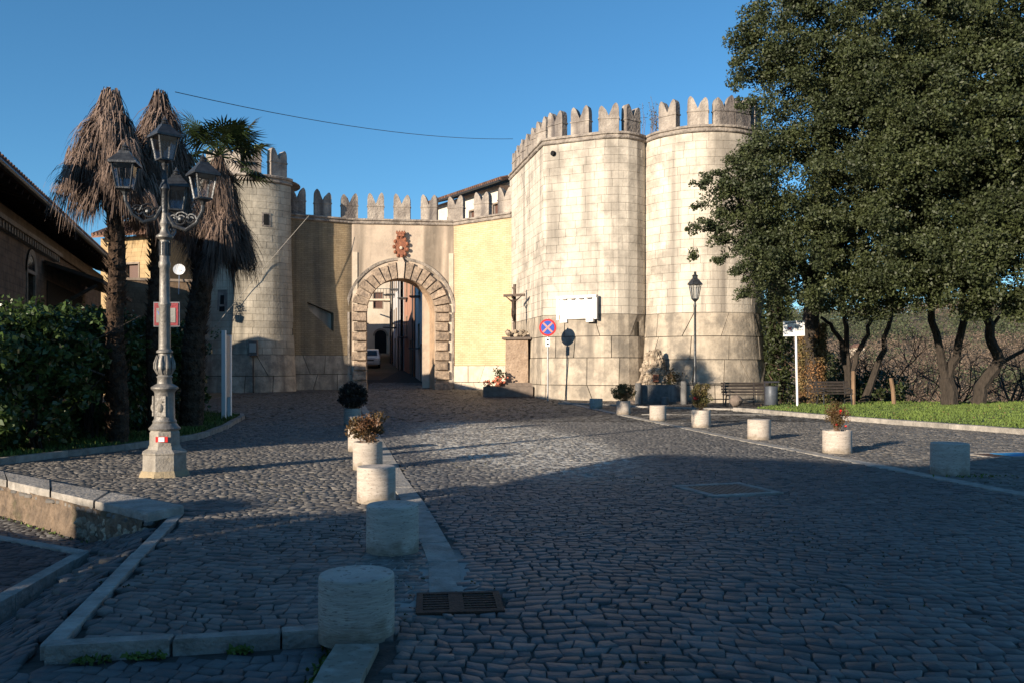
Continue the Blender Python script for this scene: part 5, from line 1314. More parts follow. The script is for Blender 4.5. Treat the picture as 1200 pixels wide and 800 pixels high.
for f_ in range(4):
    a = R(-90-22+90*f_)-R(0)
    M4 = Matrix.Rotation(a+R(90), 4, 'Z')
    pn_ = MB()
    if f_ in (0, 3):
        for c, s_ in (((0, -.145, zz(475)), (.15, .02, .02+zz(464)-zz(486))),):
            pn_.box(M4 @ Vector(c), s_, a+R(90)).build('panel', M['iron_pale'], ol)
        MB().ball(M4 @ Vector((0, -.158, zz(477))), .045, 8, 6, (1, .6, 1.5)).build('crest', M['lamp_stone'], ol)
        MB().box(M4 @ Vector((0, -.158, zz(477)+.09)), (.07, .02, .025), a+R(90)).build('crest', M['lamp_stone'], ol)
# sticker
MB().box(Matrix.Rotation(R(-22+6), 4, 'Z') @ Vector((.02, -.213, zz(513))), (.17, .012, .08), R(-16)).build('sticker', M['sign_red'], ol)
MB().box(Matrix.Rotation(R(-22+6), 4, 'Z') @ Vector((.02, -.221, zz(513))), (.08, .012, .065), R(-16)).build('sticker', M['sign_white'], ol)
def lantern(parent, c, sc=1.0, rot=0):
    lo, hi, h = .10*sc, .155*sc, .37*sc
    fr = MB(); M4 = Matrix.Translation(c) @ Matrix.Rotation(rot, 4, 'Z'); cr = [(-1, -1), (1, -1), (1, 1), (-1, 1)]
    for x, y in cr: fr.bar(M4 @ Vector((x*lo, y*lo, 0)), M4 @ Vector((x*hi, y*hi, h)), .022*sc)
    for r_, z in ((lo, 0), (hi, h)):
        for k in range(4): a, b = cr[k], cr[(k+1) % 4]; fr.bar(M4 @ Vector((a[0]*r_, a[1]*r_, z)), M4 @ Vector((b[0]*r_, b[1]*r_, z)), .026*sc)
    L_ = fr.build('lantern', M['iron'], parent)
    for k in range(4):
        a, b = cr[k], cr[(k+1) % 4]; q0 = [M4 @ Vector((p[0]*r_*.985, p[1]*r_*.985, z)) for p, r_, z in ((a, lo, .01), (b, lo, .01), (b, hi, h-.01), (a, hi, h-.01))]
        MB().add(q0, [(0, 1, 2, 3)]).build('glass_pane', M['glass'], L_)
    rr = hi*1.30
    vs = []
    for r_, z in ((rr, h-.01), (rr, h+.02), (hi*.62, h+.15*sc), (hi*.55, h+.155*sc), (hi*.5, h+.19*sc), (hi*.42, h+.20*sc)):
        for x, y in cr: vs.append(M4 @ Vector((x*r_, y*r_, z)))
    MB().add(vs, [(a*4+k, a*4+(k+1) % 4, (a+1)*4+(k+1) % 4, (a+1)*4+k) for a in range(5) for k in range(4)]+[(3, 2, 1, 0), (20, 21, 22, 23)]).build('roof', M['iron'], L_)
    MB().lathe([(.045*sc, h+.19*sc), (.065*sc, h+.22*sc), (.04*sc, h+.25*sc), (.055*sc, h+.265*sc), (.02*sc, h+.30*sc), (.005, h+.34*sc)], tuple(M4 @ Vector((0, 0, 0))), 10).build('finial', M['iron'], L_)
    MB().lathe([(.03*sc, -.10*sc), (.05*sc, -.05*sc), (lo*1.1, -.012)], tuple(M4 @ Vector((0, 0, 0))), 8).build('socket', M['iron'], L_)
    return L_
inv = Matrix.Rotation(-R(22), 4, 'Z')
lantern(ol, Vector((0, 0, zz(188))), .92, R(23))
for k, (dx, dy, zb, rt) in enumerate(((-.46, -.28, zz(226), 10), (.57, .0, zz(233.5), 40), (-.07, .62, zz(238), 20), (.18, .60, zz(240), 35))):
    if k == 3: continue
    v = inv @ Vector((dx, dy, 0)); lantern(ol, Vector((v.x, v.y, zb)), .95, R(rt-22))
    L_ = v.length; d_ = v.normalized(); base = zz(250)
    def ap(r_, z): return (d_.x*r_, d_.y*r_, z)
    z0_ = zb-.10
    mb = MB().tube([ap(.04, z0_-.12), ap(L_*.25, z0_-.30), ap(L_*.55, z0_-.36), ap(L_*.82, z0_-.26), ap(L_*.98, z0_-.08), ap(L_, z0_+.02)], [.03, .03, .03, .028, .026, .028], 7)
    mb.build('arm', M['iron'], ol)
    for cc_, rr_, tt_ in ((.42, .12, 1.5), (.68, .085, 1.3), (.22, .07, 1.2)):
        pts = []
        for q_ in range(15):
            a = q_/14*tt_*2*math.pi; r_ = rr_*(1-.045*q_); pts.append(ap(L_*cc_+r_*math.cos(a), z0_-.20+r_*math.sin(a)))
        MB().tube(pts, .014, 5).build('scroll', M['iron'], ol)
    MB().ball(ap(L_*.42, z0_-.2), .045, 7, 5).build('rosette', M['iron'], ol)

# slim street lamp by the fountain
q_ = Vector((.2145*33, 33, 0)); sl_ = thing('slim_street_lamp', 'slim dark street lamp with one lantern in front of the right bastion', 'street lamp', tuple(q_))
MB().lathe([(.14, 0), (.14, .12), (.10, .2), (.10, .55), (.12, .6), (.085, .7), (.075, .95), (.095, 1.0), (.06, 1.08), (.052, 1.6), (.065, 1.64), (.05, 1.7), (.043, 3.9), (.06, 3.95), (.04, 4.02), (.03, 4.15)], n=12).build('post', M['iron'], sl_, smooth=True)
lt6 = MB(); lo, hi = .13, .24
for k in range(6):
    a = k*math.pi/3; lt6.bar((lo*math.cos(a), lo*math.sin(a), 4.22), (hi*math.cos(a), hi*math.sin(a), 4.78), .025)
    b = (k+1)*math.pi/3
    for r_, z in ((lo, 4.22), (hi, 4.78)): lt6.bar((r_*math.cos(a), r_*math.sin(a), z), (r_*math.cos(b), r_*math.sin(b), z), .03)
L6 = lt6.build('lantern', M['iron'], sl_)
for k in range(6):
    a, b = k*math.pi/3, (k+1)*math.pi/3; MB().add([(lo*math.cos(a), lo*math.sin(a), 4.23), (lo*math.cos(b), lo*math.sin(b), 4.23), (hi*math.cos(b), hi*math.sin(b), 4.77), (hi*math.cos(a), hi*math.sin(a), 4.77)], [(0, 1, 2, 3)]).build('glass_pane', M['glass'], L6)
MB().lathe([(.30, 4.77), (.30, 4.80), (.13, 5.0), (.10, 5.02), (.10, 5.1), (.13, 5.12), (.04, 5.18), (.05, 5.24), (.005, 5.3)], n=6).build('roof', M['iron'], L6)
MB().lathe([(.03, 4.1), (.09, 4.16), (.14, 4.22)], n=6).build('socket', M['iron'], L6)

# ---------------------------------------------------------------- signs
def text_mesh(txt, size, m, parent, M4, depth=.003):
    cu = bpy.data.curves.new('letter', 'FONT'); cu.body = txt; cu.size = size; cu.extrude = depth; cu.align_x = 'CENTER'; cu.align_y = 'CENTER'; cu.resolution_u = 2
    o = bpy.data.objects.new('letter', cu); COL.objects.link(o); dg = bpy.context.evaluated_depsgraph_get(); me = bpy.data.meshes.new_from_object(o.evaluated_get(dg))
    bpy.data.objects.remove(o); me.materials.clear(); me.materials.append(m); n_ = bpy.data.objects.new('lettering', me); COL.objects.link(n_); n_.parent = parent; n_.matrix_local = M4; return n_
# no stopping sign
p = P(642, 384, 39.6); gz0 = float(gz(np.array(p.x), np.array(p.y)))
ns = thing('road_sign', 'round no stopping sign, blue with red cross bars, by the crucifix pedestal', 'road sign', (p.x, p.y, 0), R(-8))
MB().lathe([(.035, gz0-.1), (.035, p.z+.42)], n=8).build('pole', M['galv'], ns)
def disc(r, y, dz, m, nm, th=.012, n_=36):
    o = MB().lathe([(r, 0), (r, th)], n=n_).build(nm, m, ns); o.location = (0, y, dz); o.rotation_euler = (R(90), 0, 0); return o
disc(.40, -.045, p.z, M['sign_red'], 'disc', .02); disc(.31, -.066, p.z, M['sign_blue'], 'disc', .01)
for a in (45, -45):
    o = MB().box((0, 0, 0), (.62, .01, .085)).build('bar', mat('sign_bar', (.62, .30, .28), rough=.4), ns); o.location = (0, -.083-(.002 if a > 0 else 0), p.z); o.rotation_euler = (0, R(a), 0)
MB().box((0, -.045, p.z-.66), (.20, .015, .42)).build('supplementary_plate', M['sign_white'], ns)
for dz in (-.56, -.75):
    MB().box((0, -.055, p.z+dz), (.10, .008, .08)).build('print_mark', M['sign_black'], ns)
# white notice board
p = P(932, 385, 33.0); wb_ = thing('notice_board', 'white rectangular notice board with small print on a slightly tilted white pole', 'sign', (p.x+.08, p.y, .1), R(-6))
wb_.rotation_euler[1] = R(-1.2); hz = p.z-.1
MB().lathe([(.04, -.2), (.04, hz+.3)], n=8).build('pole', M['sign_white'], wb_)
MB().box((-.08, -.05, hz), (.80, .03, .58)).build('board', M['sign_white'], wb_)
for k in range(9): MB().box((-.08-.28+k*.07, -.068, hz+.20+.006*k), (.05, .004, .045)).build('print_mark', M['sign_black'], wb_)
for r_ in range(3):
    for k in range(5-r_ % 2): MB().box((-.02+k*.062, -.068, hz+.08-r_*.075), (.045, .004, .035)).build('print_mark', M['sign_black'], wb_)
for k in range(3): MB().box((-.05+k*.06, -.068, hz-.2), (.045, .004, .02)).build('print_mark', mat('print_grey', (.4, .4, .5), rough=.5), wb_)
for a in (40, -35):
    o = MB().box((0, 0, 0), (.20, .006, .035)).build('red_mark', M['sign_red'], wb_); o.location = (-.24, -.070-(.002 if a > 0 else 0), hz+.0); o.rotation_euler = (0, R(a), 0)
# red framed sign behind the lamp post
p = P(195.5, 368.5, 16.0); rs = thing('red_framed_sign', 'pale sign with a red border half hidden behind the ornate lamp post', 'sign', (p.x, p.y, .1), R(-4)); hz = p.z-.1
MB().box((0, 0, hz), (.50, .03, .46)).build('backplate', mat('shaded_plate', (.16, .17, .2), rough=.6), rs); MB().box((0, -.02, hz), (.46, .02, .42)).build('border', mat('shaded_red', (.22, .008, .02), rough=.6), rs); MB().box((0, -.033, hz-.02), (.37, .014, .27)).build('panel', mat('shaded_white', (.20, .20, .19), rough=.6), rs)  # plate, red and white darkened to stand for shade on the sign
text_mesh('V', .13, M['sign_blue'], rs, Matrix.Translation((-.125, -.043, hz+.01)) @ Matrix.Rotation(R(90), 4, 'X'))
MB().lathe([(.03, -.1), (.03, hz+.1)], (.02, .05, 0), 8).build('pole', M['galv'], rs)
# information panel seen edge on
a_, b_ = P(262.5, 497, 25.0), P(269, 494, 26.4)
ip = thing('information_panel', 'tall information panel on two steel posts seen almost edge on beside the left lawn', 'sign', (a_.x, a_.y, .05))
dx, dy = b_.x-a_.x, b_.y-a_.y
MB().box((0, 0, 1.31), (.11, .11, 2.62)).build('post', M['sign_white'], ip); MB().box((dx, dy, 1.27), (.11, .11, 2.54)).build('post', M['sign_white'], ip)
MB().bar((dx/2, dy/2, .62), (dx/2, dy/2, 2.5), .04, 1.0) and None
o = MB().box((0, 0, 0), (math.hypot(dx, dy)-.1, .05, 1.85)).build('panel', mat('panel_pale', (.40, .37, .34), (.30, .27, .25), scale=4, rough=.6), ip); o.location = (dx/2, dy/2, 1.58); o.rotation_euler = (0, 0, math.atan2(dy, dx))

# ---------------------------------------------------------------- crucifix
p = Vector((.0065*44.1, 44.1, float(gz(np.array(.2), np.array(44.1)))))
pd = thing('crucifix_pedestal', 'weathered plastered pedestal with a stone cap and steps, left of the no stopping sign', 'pedestal', tuple(p), R(-5))
MB().box((-.35, -.4, .22), (2.5, 2.4, .5)).build('step', M['step_stone'], pd); MB().box((0, -.05, .56), (2.0, 1.7, .18)).build('step', M['step_stone'], pd)
MB().box((0, 0, 1.75), (1.18, 1.1, 2.2), taper=.96).build('shaft', M['pedestal'], pd)
MB().box((0, 0, 2.9), (1.5, 1.35, .12)).build('cap', M['step_stone'], pd)
for k in range(34):
    MB().ball((random.uniform(-.55, .55), random.uniform(-.4, .4), 2.98+random.uniform(0, .28)), random.uniform(.09, .17), 6, 4, (1, 1, .8), .25).build('rock', M['rock'], pd)
cr = thing('crucifix', 'dark bronze crucifix with a figure standing on the rocks of the pedestal', 'crucifix', (p.x-.15, p.y, p.z+3.0), R(-28))
MB().box((0, 0, 1.35), (.13, .10, 2.7)).build('upright', M['bronze'], cr); MB().box((0, -.06, 2.12), (1.22, .09, .13)).build('crossbeam', M['bronze'], cr)
# the figure: one skinned body
def skin_body(name, pts, edges, radii, m, parent, sub=1):
    me = bpy.data.meshes.new(name); me.from_pydata(pts, edges, []); o = bpy.data.objects.new(name, me); COL.objects.link(o); o.parent = parent
    md = o.modifiers.new('skin', 'SKIN'); lay_ = me.skin_vertices[0] if me.skin_vertices else None
    if lay_ is None:
        return o
    for k, r_ in enumerate(radii): lay_.data[k].radius = (r_, r_)
    lay_.data[0].use_root = True; s2 = o.modifiers.new('sub', 'SUBSURF'); s2.levels = sub; s2.render_levels = sub; me.materials.append(m); return o
fy = -.13
cp_ = [(0, fy, 1.42), (0, fy-.01, 1.62), (0, fy, 1.82), (0, fy-.02, 1.92), (-.03, fy-.06, 2.03),
       (-.14, fy, 1.84), (-.30, fy+.02, 1.95), (-.47, fy+.03, 2.08), (.14, fy, 1.84), (.30, fy+.02, 1.95), (.47, fy+.03, 2.08),
       (-.06, fy, 1.36), (-.04, fy-.07, 1.10), (-.01, fy, .84), (.06, fy, 1.36), (.05, fy-.07, 1.10), (.02, fy, .84), (-.01, fy-.08, .78)]
ce = [(0, 1), (1, 2), (2, 3), (3, 4), (2, 5), (5, 6), (6, 7), (2, 8), (8, 9), (9, 10), (0, 11), (11, 12), (12, 13), (0, 14), (14, 15), (15, 16), (13, 17)]
vsb = MB()
for a, b in ce:
    rr_ = {0: .085, 1: .08, 2: .095, 3: .035, 4: .06, 5: .045, 6: .032, 7: .022, 8: .045, 9: .032, 10: .022, 11: .06, 12: .045, 13: .028, 14: .06, 15: .045, 16: .028, 17: .02}
    vsb.tube([cp_[a], cp_[b]], [rr_[a], rr_[b]], 8)
for k, c in enumerate(cp_): vsb.ball(c, rr_[k]*1.0, 8, 5)
vsb.ball(cp_[4], .068, 8, 6, (.85, 1, 1.2))
vsb.tube([(0, fy, 1.46), (0, fy, 1.28)], [.10, .115], 8)
vsb.build('figure', M['bronze'], cr, smooth=True)
MB().box((0, -.07, 2.5), (.22, .02, .10)).build('title_plate', M['bronze'], cr)
fl = thing('flower_vase', 'vase of green leaves and coral flowers on the steps beside the crucifix pedestal', 'flowers', (p.x-.95, p.y-1.0, p.z+.47))
MB().lathe([(.10, 0), (.14, .15), (.10, .35), (.13, .4)], n=12).build('vase', M['terracotta'], fl)
o = leaves('foliage', rng.normal(size=(130, 3))*np.array([.15, .12, .15])+np.array([0, 0, .68]), .06, M['palm_green']); o.parent = fl; o['kind'] = 'stuff'
for k in range(26):
    MB().ball((random.gauss(.05, .24), random.gauss(0, .12), random.uniform(.05, .55)), random.uniform(.05, .085), 6, 4, (1, 1, .8), .2).build('bloom', M['flower_pink'], fl)
fl2 = thing('flower_bunch', 'small bunch of coral flowers lying left of the vase at the pedestal foot', 'flowers', (p.x-1.5, p.y-1.1, p.z+.47))
for k in range(12): MB().ball((random.gauss(0, .13), random.gauss(0, .1), random.uniform(.05, .28)), .055, 6, 4, (1, 1, .8), .2).build('bloom', M['flower_pink'], fl2)
o = leaves('foliage', rng.normal(size=(60, 3))*np.array([.16, .12, .1])+np.array([0, 0, .12]), .06, M['palm_green']); o.parent = fl2; o['kind'] = 'stuff'

# ---------------------------------------------------------------- fountain
ft = thing('rock_fountain', 'old fountain with a pointed mound of rough rockwork behind a stone basin', 'fountain', (.1685*38.4, 38.4, 0))
for k in range(240):
    z = random.uniform(0.1, 2.25); w = .82*(1-z/2.45)**.62+.05; x = random.uniform(-w, w); y = .55-.45*(1-(x/w)**2)*(1-z/4)+random.uniform(-.06, .08)
    r_ = random.uniform(.08, .17)
    MB().ball((x, y, z), r_, 6, 4, (1, .9, random.uniform(.8, 1.3)), .3).build('rock', M['rock'], ft)
MB().lathe([(.72, 0), (.68, .8), (.40, 1.6), (.05, 2.1)], (0, 1.0, 0), 12).build('rock_core', M['rock'], ft)
MB().box((0, .02, 1.12), (.22, .2, .34)).build('spout_mask', M['terracotta'], ft)
mb = MB(); mb.box((0, -.95, .42), (1.55, .14, .84)).build('basin_front', M['basin'], ft); 
for s_ in (-1, 1): MB().box((s_*.84, -.5, .42), (.12, .9, .84)).build('basin_side', M['basin'], ft)
MB().box((0, -.5, .68), (1.5, .8, .05)).build('water', mat('fountain_water', (.03, .045, .04), rough=.08, bump=.05, spec=.6), ft)
MB().box((0, -.5, .05), (2.4, 1.6, .12)).build('plinth', M['step_stone'], ft)
for x, h in ((-.98, .92), (1.0, 1.0)): MB().lathe([(.145, 0), (.14, h-.05), (.12, h)], (x, -1.3, 0), 16).build('side_column', M['basin'], ft, smooth=True)
MB().lathe([(.17, 0), (.16, .30), (.13, .33)], (.12, -1.6, 0), 14).build('stone_stump', M['basin'], ft, smooth=True)
o = leaves('fern', rng.normal(size=(260, 3))*np.array([.16, .12, .2])+np.array([.75, -.1, 1.15]), .06, M['shrub_green']); o.parent = ft; o['kind'] = 'stuff'
rl = thing('railing', 'low thin iron railing to the right of the fountain basin', 'railing', (7.75, 37.6, 0))
for c, s_ in (((-.45, 0, .45), (.04, .04, .9)), ((.3, 0, .45), (.04, .04, .9)), ((-.07, 0, .88), (.8, .04, .04)), ((-.07, 0, .12), (.8, .04, .04))): MB().box(c, s_).build('rail', M['iron'], rl)

# ---------------------------------------------------------------- benches, bin, stakes
def bench(name_lab, loc, rz, L_=1.9):
    t = thing('park_bench', name_lab, 'bench', loc, rz, 'slatted benches by the lawn')
    for k in range(4): MB().box((0, -.30+k*.12, .44+.01*abs(k-1.5)), (L_, .085, .03)).build('seat_slat', M['bench'], t)
    for k in range(4):
        o = MB().box((0, .19+k*.035, .55+k*.115), (L_, .022, .085)).build('back_slat', M['bench'], t)
    for s_ in (-1, 1):
        x = s_*(L_/2-.18)
        MB().tube([(x, -.32, 0), (x, -.33, .22), (x, -.28, .42), (x, .1, .42), (x, .22, .55), (x, .33, .95)], [.028]*6, 6).build('side_frame', M['iron'], t)
        MB().tube([(x, .28, 0), (x, .2, .22), (x, .1, .42)], .028, 6).build('rear_leg', M['iron'], t)
        MB().tube([(x, -.33, .42), (x, -.35, .62), (x, -.05, .66), (x, .24, .62)], .022, 6).build('armrest', M['iron'], t)
    return t
bench('dark slatted bench against the foot of the right bastion, left of the litter bin', (.2755*34.6, 34.6, .05), R(4), 2.0)
bench('dark slatted bench on the grass in tree shade beside a wooden stake', (.377*33.8, 33.8, .11), R(6), 1.5)
hb = thing('handrail', 'dark iron handrail running along the foot of the right bastion behind the bench', 'railing', (9.0, 36.3, 0))
for z in (.25, .9): MB().tube([(-1.2, 0, z), (1.3, .1, z)], .025, 6).build('rail', M['iron'], hb)
for x in (-1.2, 0, 1.3): MB().tube([(x, .04, 0), (x, .04, .9)], .025, 6).build('upright', M['iron'], hb)
bs = thing('boulder', 'pale rounded boulder at the left foot of the bench by the bastion', 'stone', (.2625*33.9, 33.9, .1)); MB().ball((0, 0, .17), .24, 9, 6, (1.1, .9, .95), .12).build('stone', M['step_stone'], bs, smooth=True)
bn = thing('litter_bin', 'cylindrical steel litter bin with a black hood beside the bench', 'bin', (.304*33.3, 33.3, .06))
MB().lathe([(.22, .08), (.235, .1), (.235, .78), (.22, .8)], n=20).build('body', M['bin'], bn, smooth=True)
MB().box((0, .02, .97), (.50, .40, .06)).build('hood', M['sign_black'], bn); 
for s_ in (-1, 1): MB().box((s_*.24, .05, .5), (.03, .05, 1.0)).build('post', M['sign_black'], bn)
MB().lathe([(.20, .75), (.20, .82)], n=16).build('liner', M['sign_black'], bn)
for px, py0, py1, d, lab, ln in ((997, 436, 476, 33.6, 'upright wooden stake standing right beside the bench in tree shade', .0), (1045, 446, 477, 34.2, 'leaning wooden stake on the lawn edge between the bench and the forked tree', -.09)):
    a = P(px, py1, d); t = thing('wooden_stake', lab, 'stake', (a.x+.1, a.y, .1)); h = (py1-py0)/1000*d
    MB().tube([(0, 0, -.1), (ln*h*.5, 0, h*.5), (ln*h*1.4, 0, h)], [.085, .08, .075], 8).build('shaft', M['stake'], t, smooth=True)
    MB().lathe([(.077, h-.01), (.05, h+.015)], (ln*h*1.4, 0, 0), 8).build('top', M['stake'], t)

# cables
cb = thing('overhead_cable', 'thin dark cable sagging across the sky from the palms to the bastion', 'cable', (-9, 26, 8))
a = P(205, 108, 27); b = P(601, 163, 47.5); pts = [a.lerp(b, k/16)-Vector((0, 0, .42*4*(k/16)*(1-k/16))) for k in range(17)]
MB().tube([p_-Vector((-9, 26, 8)) for p_ in pts], .012, 4).build('wire', M['cable'], cb)
cb = thing('guy_wire', 'pale wire running diagonally down the face of the left round tower', 'cable', (-13, 46, 5))
a = P(362, 253, 48.3); b = P(236, 402, 45.6); MB().tube([(a-Vector((-13, 46, 5))), ((a+b)/2-Vector((-13, 46, 5))+Vector((0, -.5, -.15))), (b-Vector((-13, 46, 5)))], .015, 4).build('wire', M['cable_g'], cb)

# ---------------------------------------------------------------- vegetation
def crown(t, blobs, leaf, m, per=70, dens=1.0, cr=(.34, .62), name='foliage', outward=True):
    cs = []; rs = []
    for (c, rx, ry, rz_) in blobs:
        area = 4*math.pi*((rx*rz_)+(rx*ry)+(ry*rz_))/3; k = int(area*1.15*dens)+3
        v = rng.normal(size=(k, 3)); v /= np.linalg.norm(v, axis=1, keepdims=True); rad = rng.uniform(.62, 1.03, (k, 1))
        for vv, r_ in zip(v, rad):
            nzz = 1+.22*mnoise.noise(Vector((vv[0]*2.2+c[0], vv[1]*2.2, vv[2]*2.2+c[2])))
            q_ = vv*r_*nzz*np.array([rx, ry, rz_]); cs.append(np.array(c)+q_); rs.append(random.uniform(*cr))
    pts = clumped(cs, rs, per, .72)
    o = leaves(name, pts-np.array(t.location), leaf, m, None, up=.5); o.parent = t; o['kind'] = 'stuff'
    return o
def branch(pts, r0, r1, t, name='limb', m=None, n_=8):
    k = len(pts); base = Vector(t.location)
    # wobble
    P2 = []
    for a, b in zip(pts[:-1], pts[1:]):
        for q_ in range(3): P2.append(Vector(a).lerp(Vector(b), q_/3)+Vector((random.gauss(0, .03), random.gauss(0, .03), 0))*(1 if (P2) else 0))
    P2.append(Vector(pts[-1])); rr_ = [r0+(r1-r0)*i_/(len(P2)-1) for i_ in range(len(P2))]
    return MB().tube([v-base for v in P2], rr_, n_).build(name, m or M['bark'], t, smooth=True)
def Bl(px, py, d, r, ry=None, rz_=None): p_ = P(px, py, d); return ((p_.x, p_.y, p_.z), r, ry or r*.8, rz_ or r)

# holm oak A (behind, ivy-clad trunk, reaches over the bastion)
oa = thing('holm_oak', 'huge dark evergreen oak overhanging the right bastion, trunk clad in dry ivy', 'tree', (.352*35.5, 35.5, 0), 0, 'evergreen oaks at the right')
crown(oa, [Bl(995, 40, 31, 3.4), Bl(945, 130, 31, 2.3), Bl(930, 225, 31, 2.5), Bl(868, 240, 30.6, 1.35, 1.2, 1.1), Bl(893, 302, 30.6, 1.15, 1.1, .9), Bl(955, 305, 31, 2.2, 2, 1.9), Bl(1050, 160, 31, 3.6), Bl(1010, 250, 32.5, 2.6), Bl(1060, 60, 32.5, 3.2), Bl(1040, 280, 31, 2.6),
           Bl(915, 306, 31.5, .9, 1, .6), Bl(885, 65, 31, .9, .8, 1.1), Bl(925, 20, 31, 1.9), Bl(990, 345, 31.5, 1.6, 1.4, 1.0)], .056, M['oak_leaf'], per=210, dens=1.3)
sp = []
for px, py, r_ in ((868, 74, .35), (862, 98, .3), (874, 120, .4), (822, 212, .32), (840, 208, .42), (812, 268, .22), (828, 262, .38), (846, 262, .5), (812, 308-10, .16), (870, 320, .4), (880, 340, .3), (868, 346, .2), (880, 178, .5), (858, 190, .35), (850, 222, .4), (818, 240, .2), (838, 284, .3), (842, 300, .3), (855, 285, .4)):
    sp.append(Bl(px, py, 30.3, r_, r_, r_*.8))
crown(oa, sp, .052, M['oak_leaf'], per=60, dens=3.2, cr=(.14, .28), name='outer_sprays')
branch([(.352*35.5, 35.5, -.2), (.350*35.5, 35.4, 2.5), (.349*35.3, 34.8, 5), (.36*34, 33.5, 8), (.38*32, 32, 12)], .42, .2, oa, 'trunk')
branch([(.349*35.3, 34.9, 4), (.335*33, 33, 6.5), (.30*31, 31, 7.2), (.265*30.6, 30.6, 7.6)], .2, .03, oa); branch([(.349*35.3, 34.8, 5), (.40*32, 32, 7), (.45*31, 31, 10)], .22, .05, oa)
for (a_, b_, c_) in (((.30*31, 31, 7.2), (.27*30.6, 30.6, 8.2), (.245*30.4, 30.4, 8.6)), ((.31*31, 31, 7.0), (.28*30.6, 30.6, 6.0), (.262*30.5, 30.5, 5.6)), ((.38*32, 32, 12), (.30*31, 31, 13), (.27*31, 31, 12.4))): branch([a_, b_, c_], .05, .01, oa, n_=5)
pts = []
for k in range(7000):
    a = random.uniform(0, 2*math.pi); z = random.uniform(.0, 3.4); pts.append((.50*math.cos(a)+random.gauss(0, .06), .45*math.sin(a)+random.gauss(0, .06), z))
o = leaves('dry_ivy', pts, .055, M['ivy_dry'], up=.1); o.parent = oa; o['kind'] = 'stuff'
iv = thing('ivy_mass', 'dark ivy hanging down the shaded side of the right bastion beside the notice board', 'ivy', (12.35, 39.6, 0))
pts = []
for k in range(9000):
    z = random.uniform(0, 9.5); w = .75+.25*mnoise.noise(Vector((z, 0, 0))); pts.append((random.uniform(-w, w)*.9, random.gauss(0, .35), z))
o = leaves('foliage', pts, .085, M['ivy'], up=.1); o.parent = iv; o['kind'] = 'stuff'
MB().tube([(0, .3, -.2), (.1, .3, 3), (-.1, .3, 6), (0, .3, 9)], [.45, .4, .35, .2], 8).build('stem', M['bark'], iv)

# holm oak B and C (right)
ob = thing('holm_oak', 'broad dark evergreen oak at the right edge on a trunk forking into a V', 'tree', (.513*34, 34, 0), 0, 'evergreen oaks at the right')
crown(ob, [Bl(1110, 50, 29, 4.2), Bl(1100, 230, 29, 3.2), Bl(1075, 318, 29.5, 1.9, 1.6, 1.2), Bl(1140, 330, 29.5, 1.8, 1.6, 1.3), Bl(1130, 140, 28, 3.4), Bl(1170, 210, 31, 3.4)], .058, M['oak_leaf_b'], per=200, dens=1.25)
branch([(.513*34, 34, -.2), (.512*34, 34, .6), (.508*34, 34, 1.2)], .36, .28, ob, 'trunk'); branch([(.508*34, 34, 1.1), (.500*34, 33.9, 2.0), (.492*33.6, 33.6, 3.4), (.49*32, 32, 5.2), (.48*30, 30, 8)], .19, .09, ob)
branch([(.508*34, 34, 1.1), (.520*34, 34, 2.0), (.530*33.6, 33.6, 3.6), (.53*32, 32, 6), (.54*30, 30, 9)], .19, .09, ob)
oc = thing('holm_oak', 'evergreen oak beside the forked one, cropped by the right edge, on a crooked trunk', 'tree', (.545*34.4, 34.4, 0), 0, 'evergreen oaks at the right')
crown(oc, [Bl(1200, 120, 27.5, 3.8), Bl(1215, 290, 28, 2.9, 2.5, 2.5), Bl(1270, 180, 28, 4), Bl(1170, 290, 28, 2.2, 2, 2.0), Bl(1190, -30, 28, 3.5)], .058, M['oak_leaf_b'], per=200, dens=1.25)
branch([(.545*34.4, 34.4, -.2), (.550*34.4, 34.4, .8), (.572*34.2, 34.2, 1.9), (.560*34, 34, 2.8), (.552*33.6, 33.6, 4.2), (.57*31, 31, 7)], .29, .12, oc, 'trunk')
branch([(.570*34.2, 34.2, 1.7), (.60*34, 34, 2.3), (.64*33, 33, 2.6), (.68*33, 33, 3.3)], .09, .03, oc); branch([(.556*34, 34, 3.0), (.585*33.6, 33.6, 4.0), (.60*33, 33, 5)], .08, .04, oc)
# multi-stemmed young tree between
od = thing('multistem_tree', 'slender dark tree with fanning stems behind the bench, between the two big oaks', 'tree', (.397*36, 36, 0))
for pl_2 in (((994, 477), (994, 440), (992, 400), (990, 350), (985, 300)), ((994, 440), (985, 400), (974, 380), (962, 372)), ((996, 445), (1005, 415), (1016, 392), (1024, 365), (1035, 320)), ((1008, 478), (1024, 440), (1034, 410), (1045, 370), (1050, 310)), ((960, 475), (962, 420), (958, 390), (952, 350))):
    branch([tuple(P(a, b, 36)) for a, b in pl_2], .17 if pl_2[0][1] > 470 else .12, .06, od, 'stem' , n_=7)
crown(od, [Bl(985, 340, 35.6, 1.6, 1, .7), Bl(1040, 340, 35.6, 1.5, 1, .8)], .09, M['oak_leaf_b'], per=60, dens=.7)
sh = thing('dark_shrub', 'dark evergreen scrub in shade behind the stakes and the bench', 'shrub', (15, 39, -1))
crown(sh, [Bl(1012, 468, 38.5, 1.7, 1, 1.1), Bl(1030, 455, 40, 1.2, 1, .9), Bl(975, 455, 39, 1.5, 1, 1.4)], .09, M['ivy'], per=70, dens=1.2)

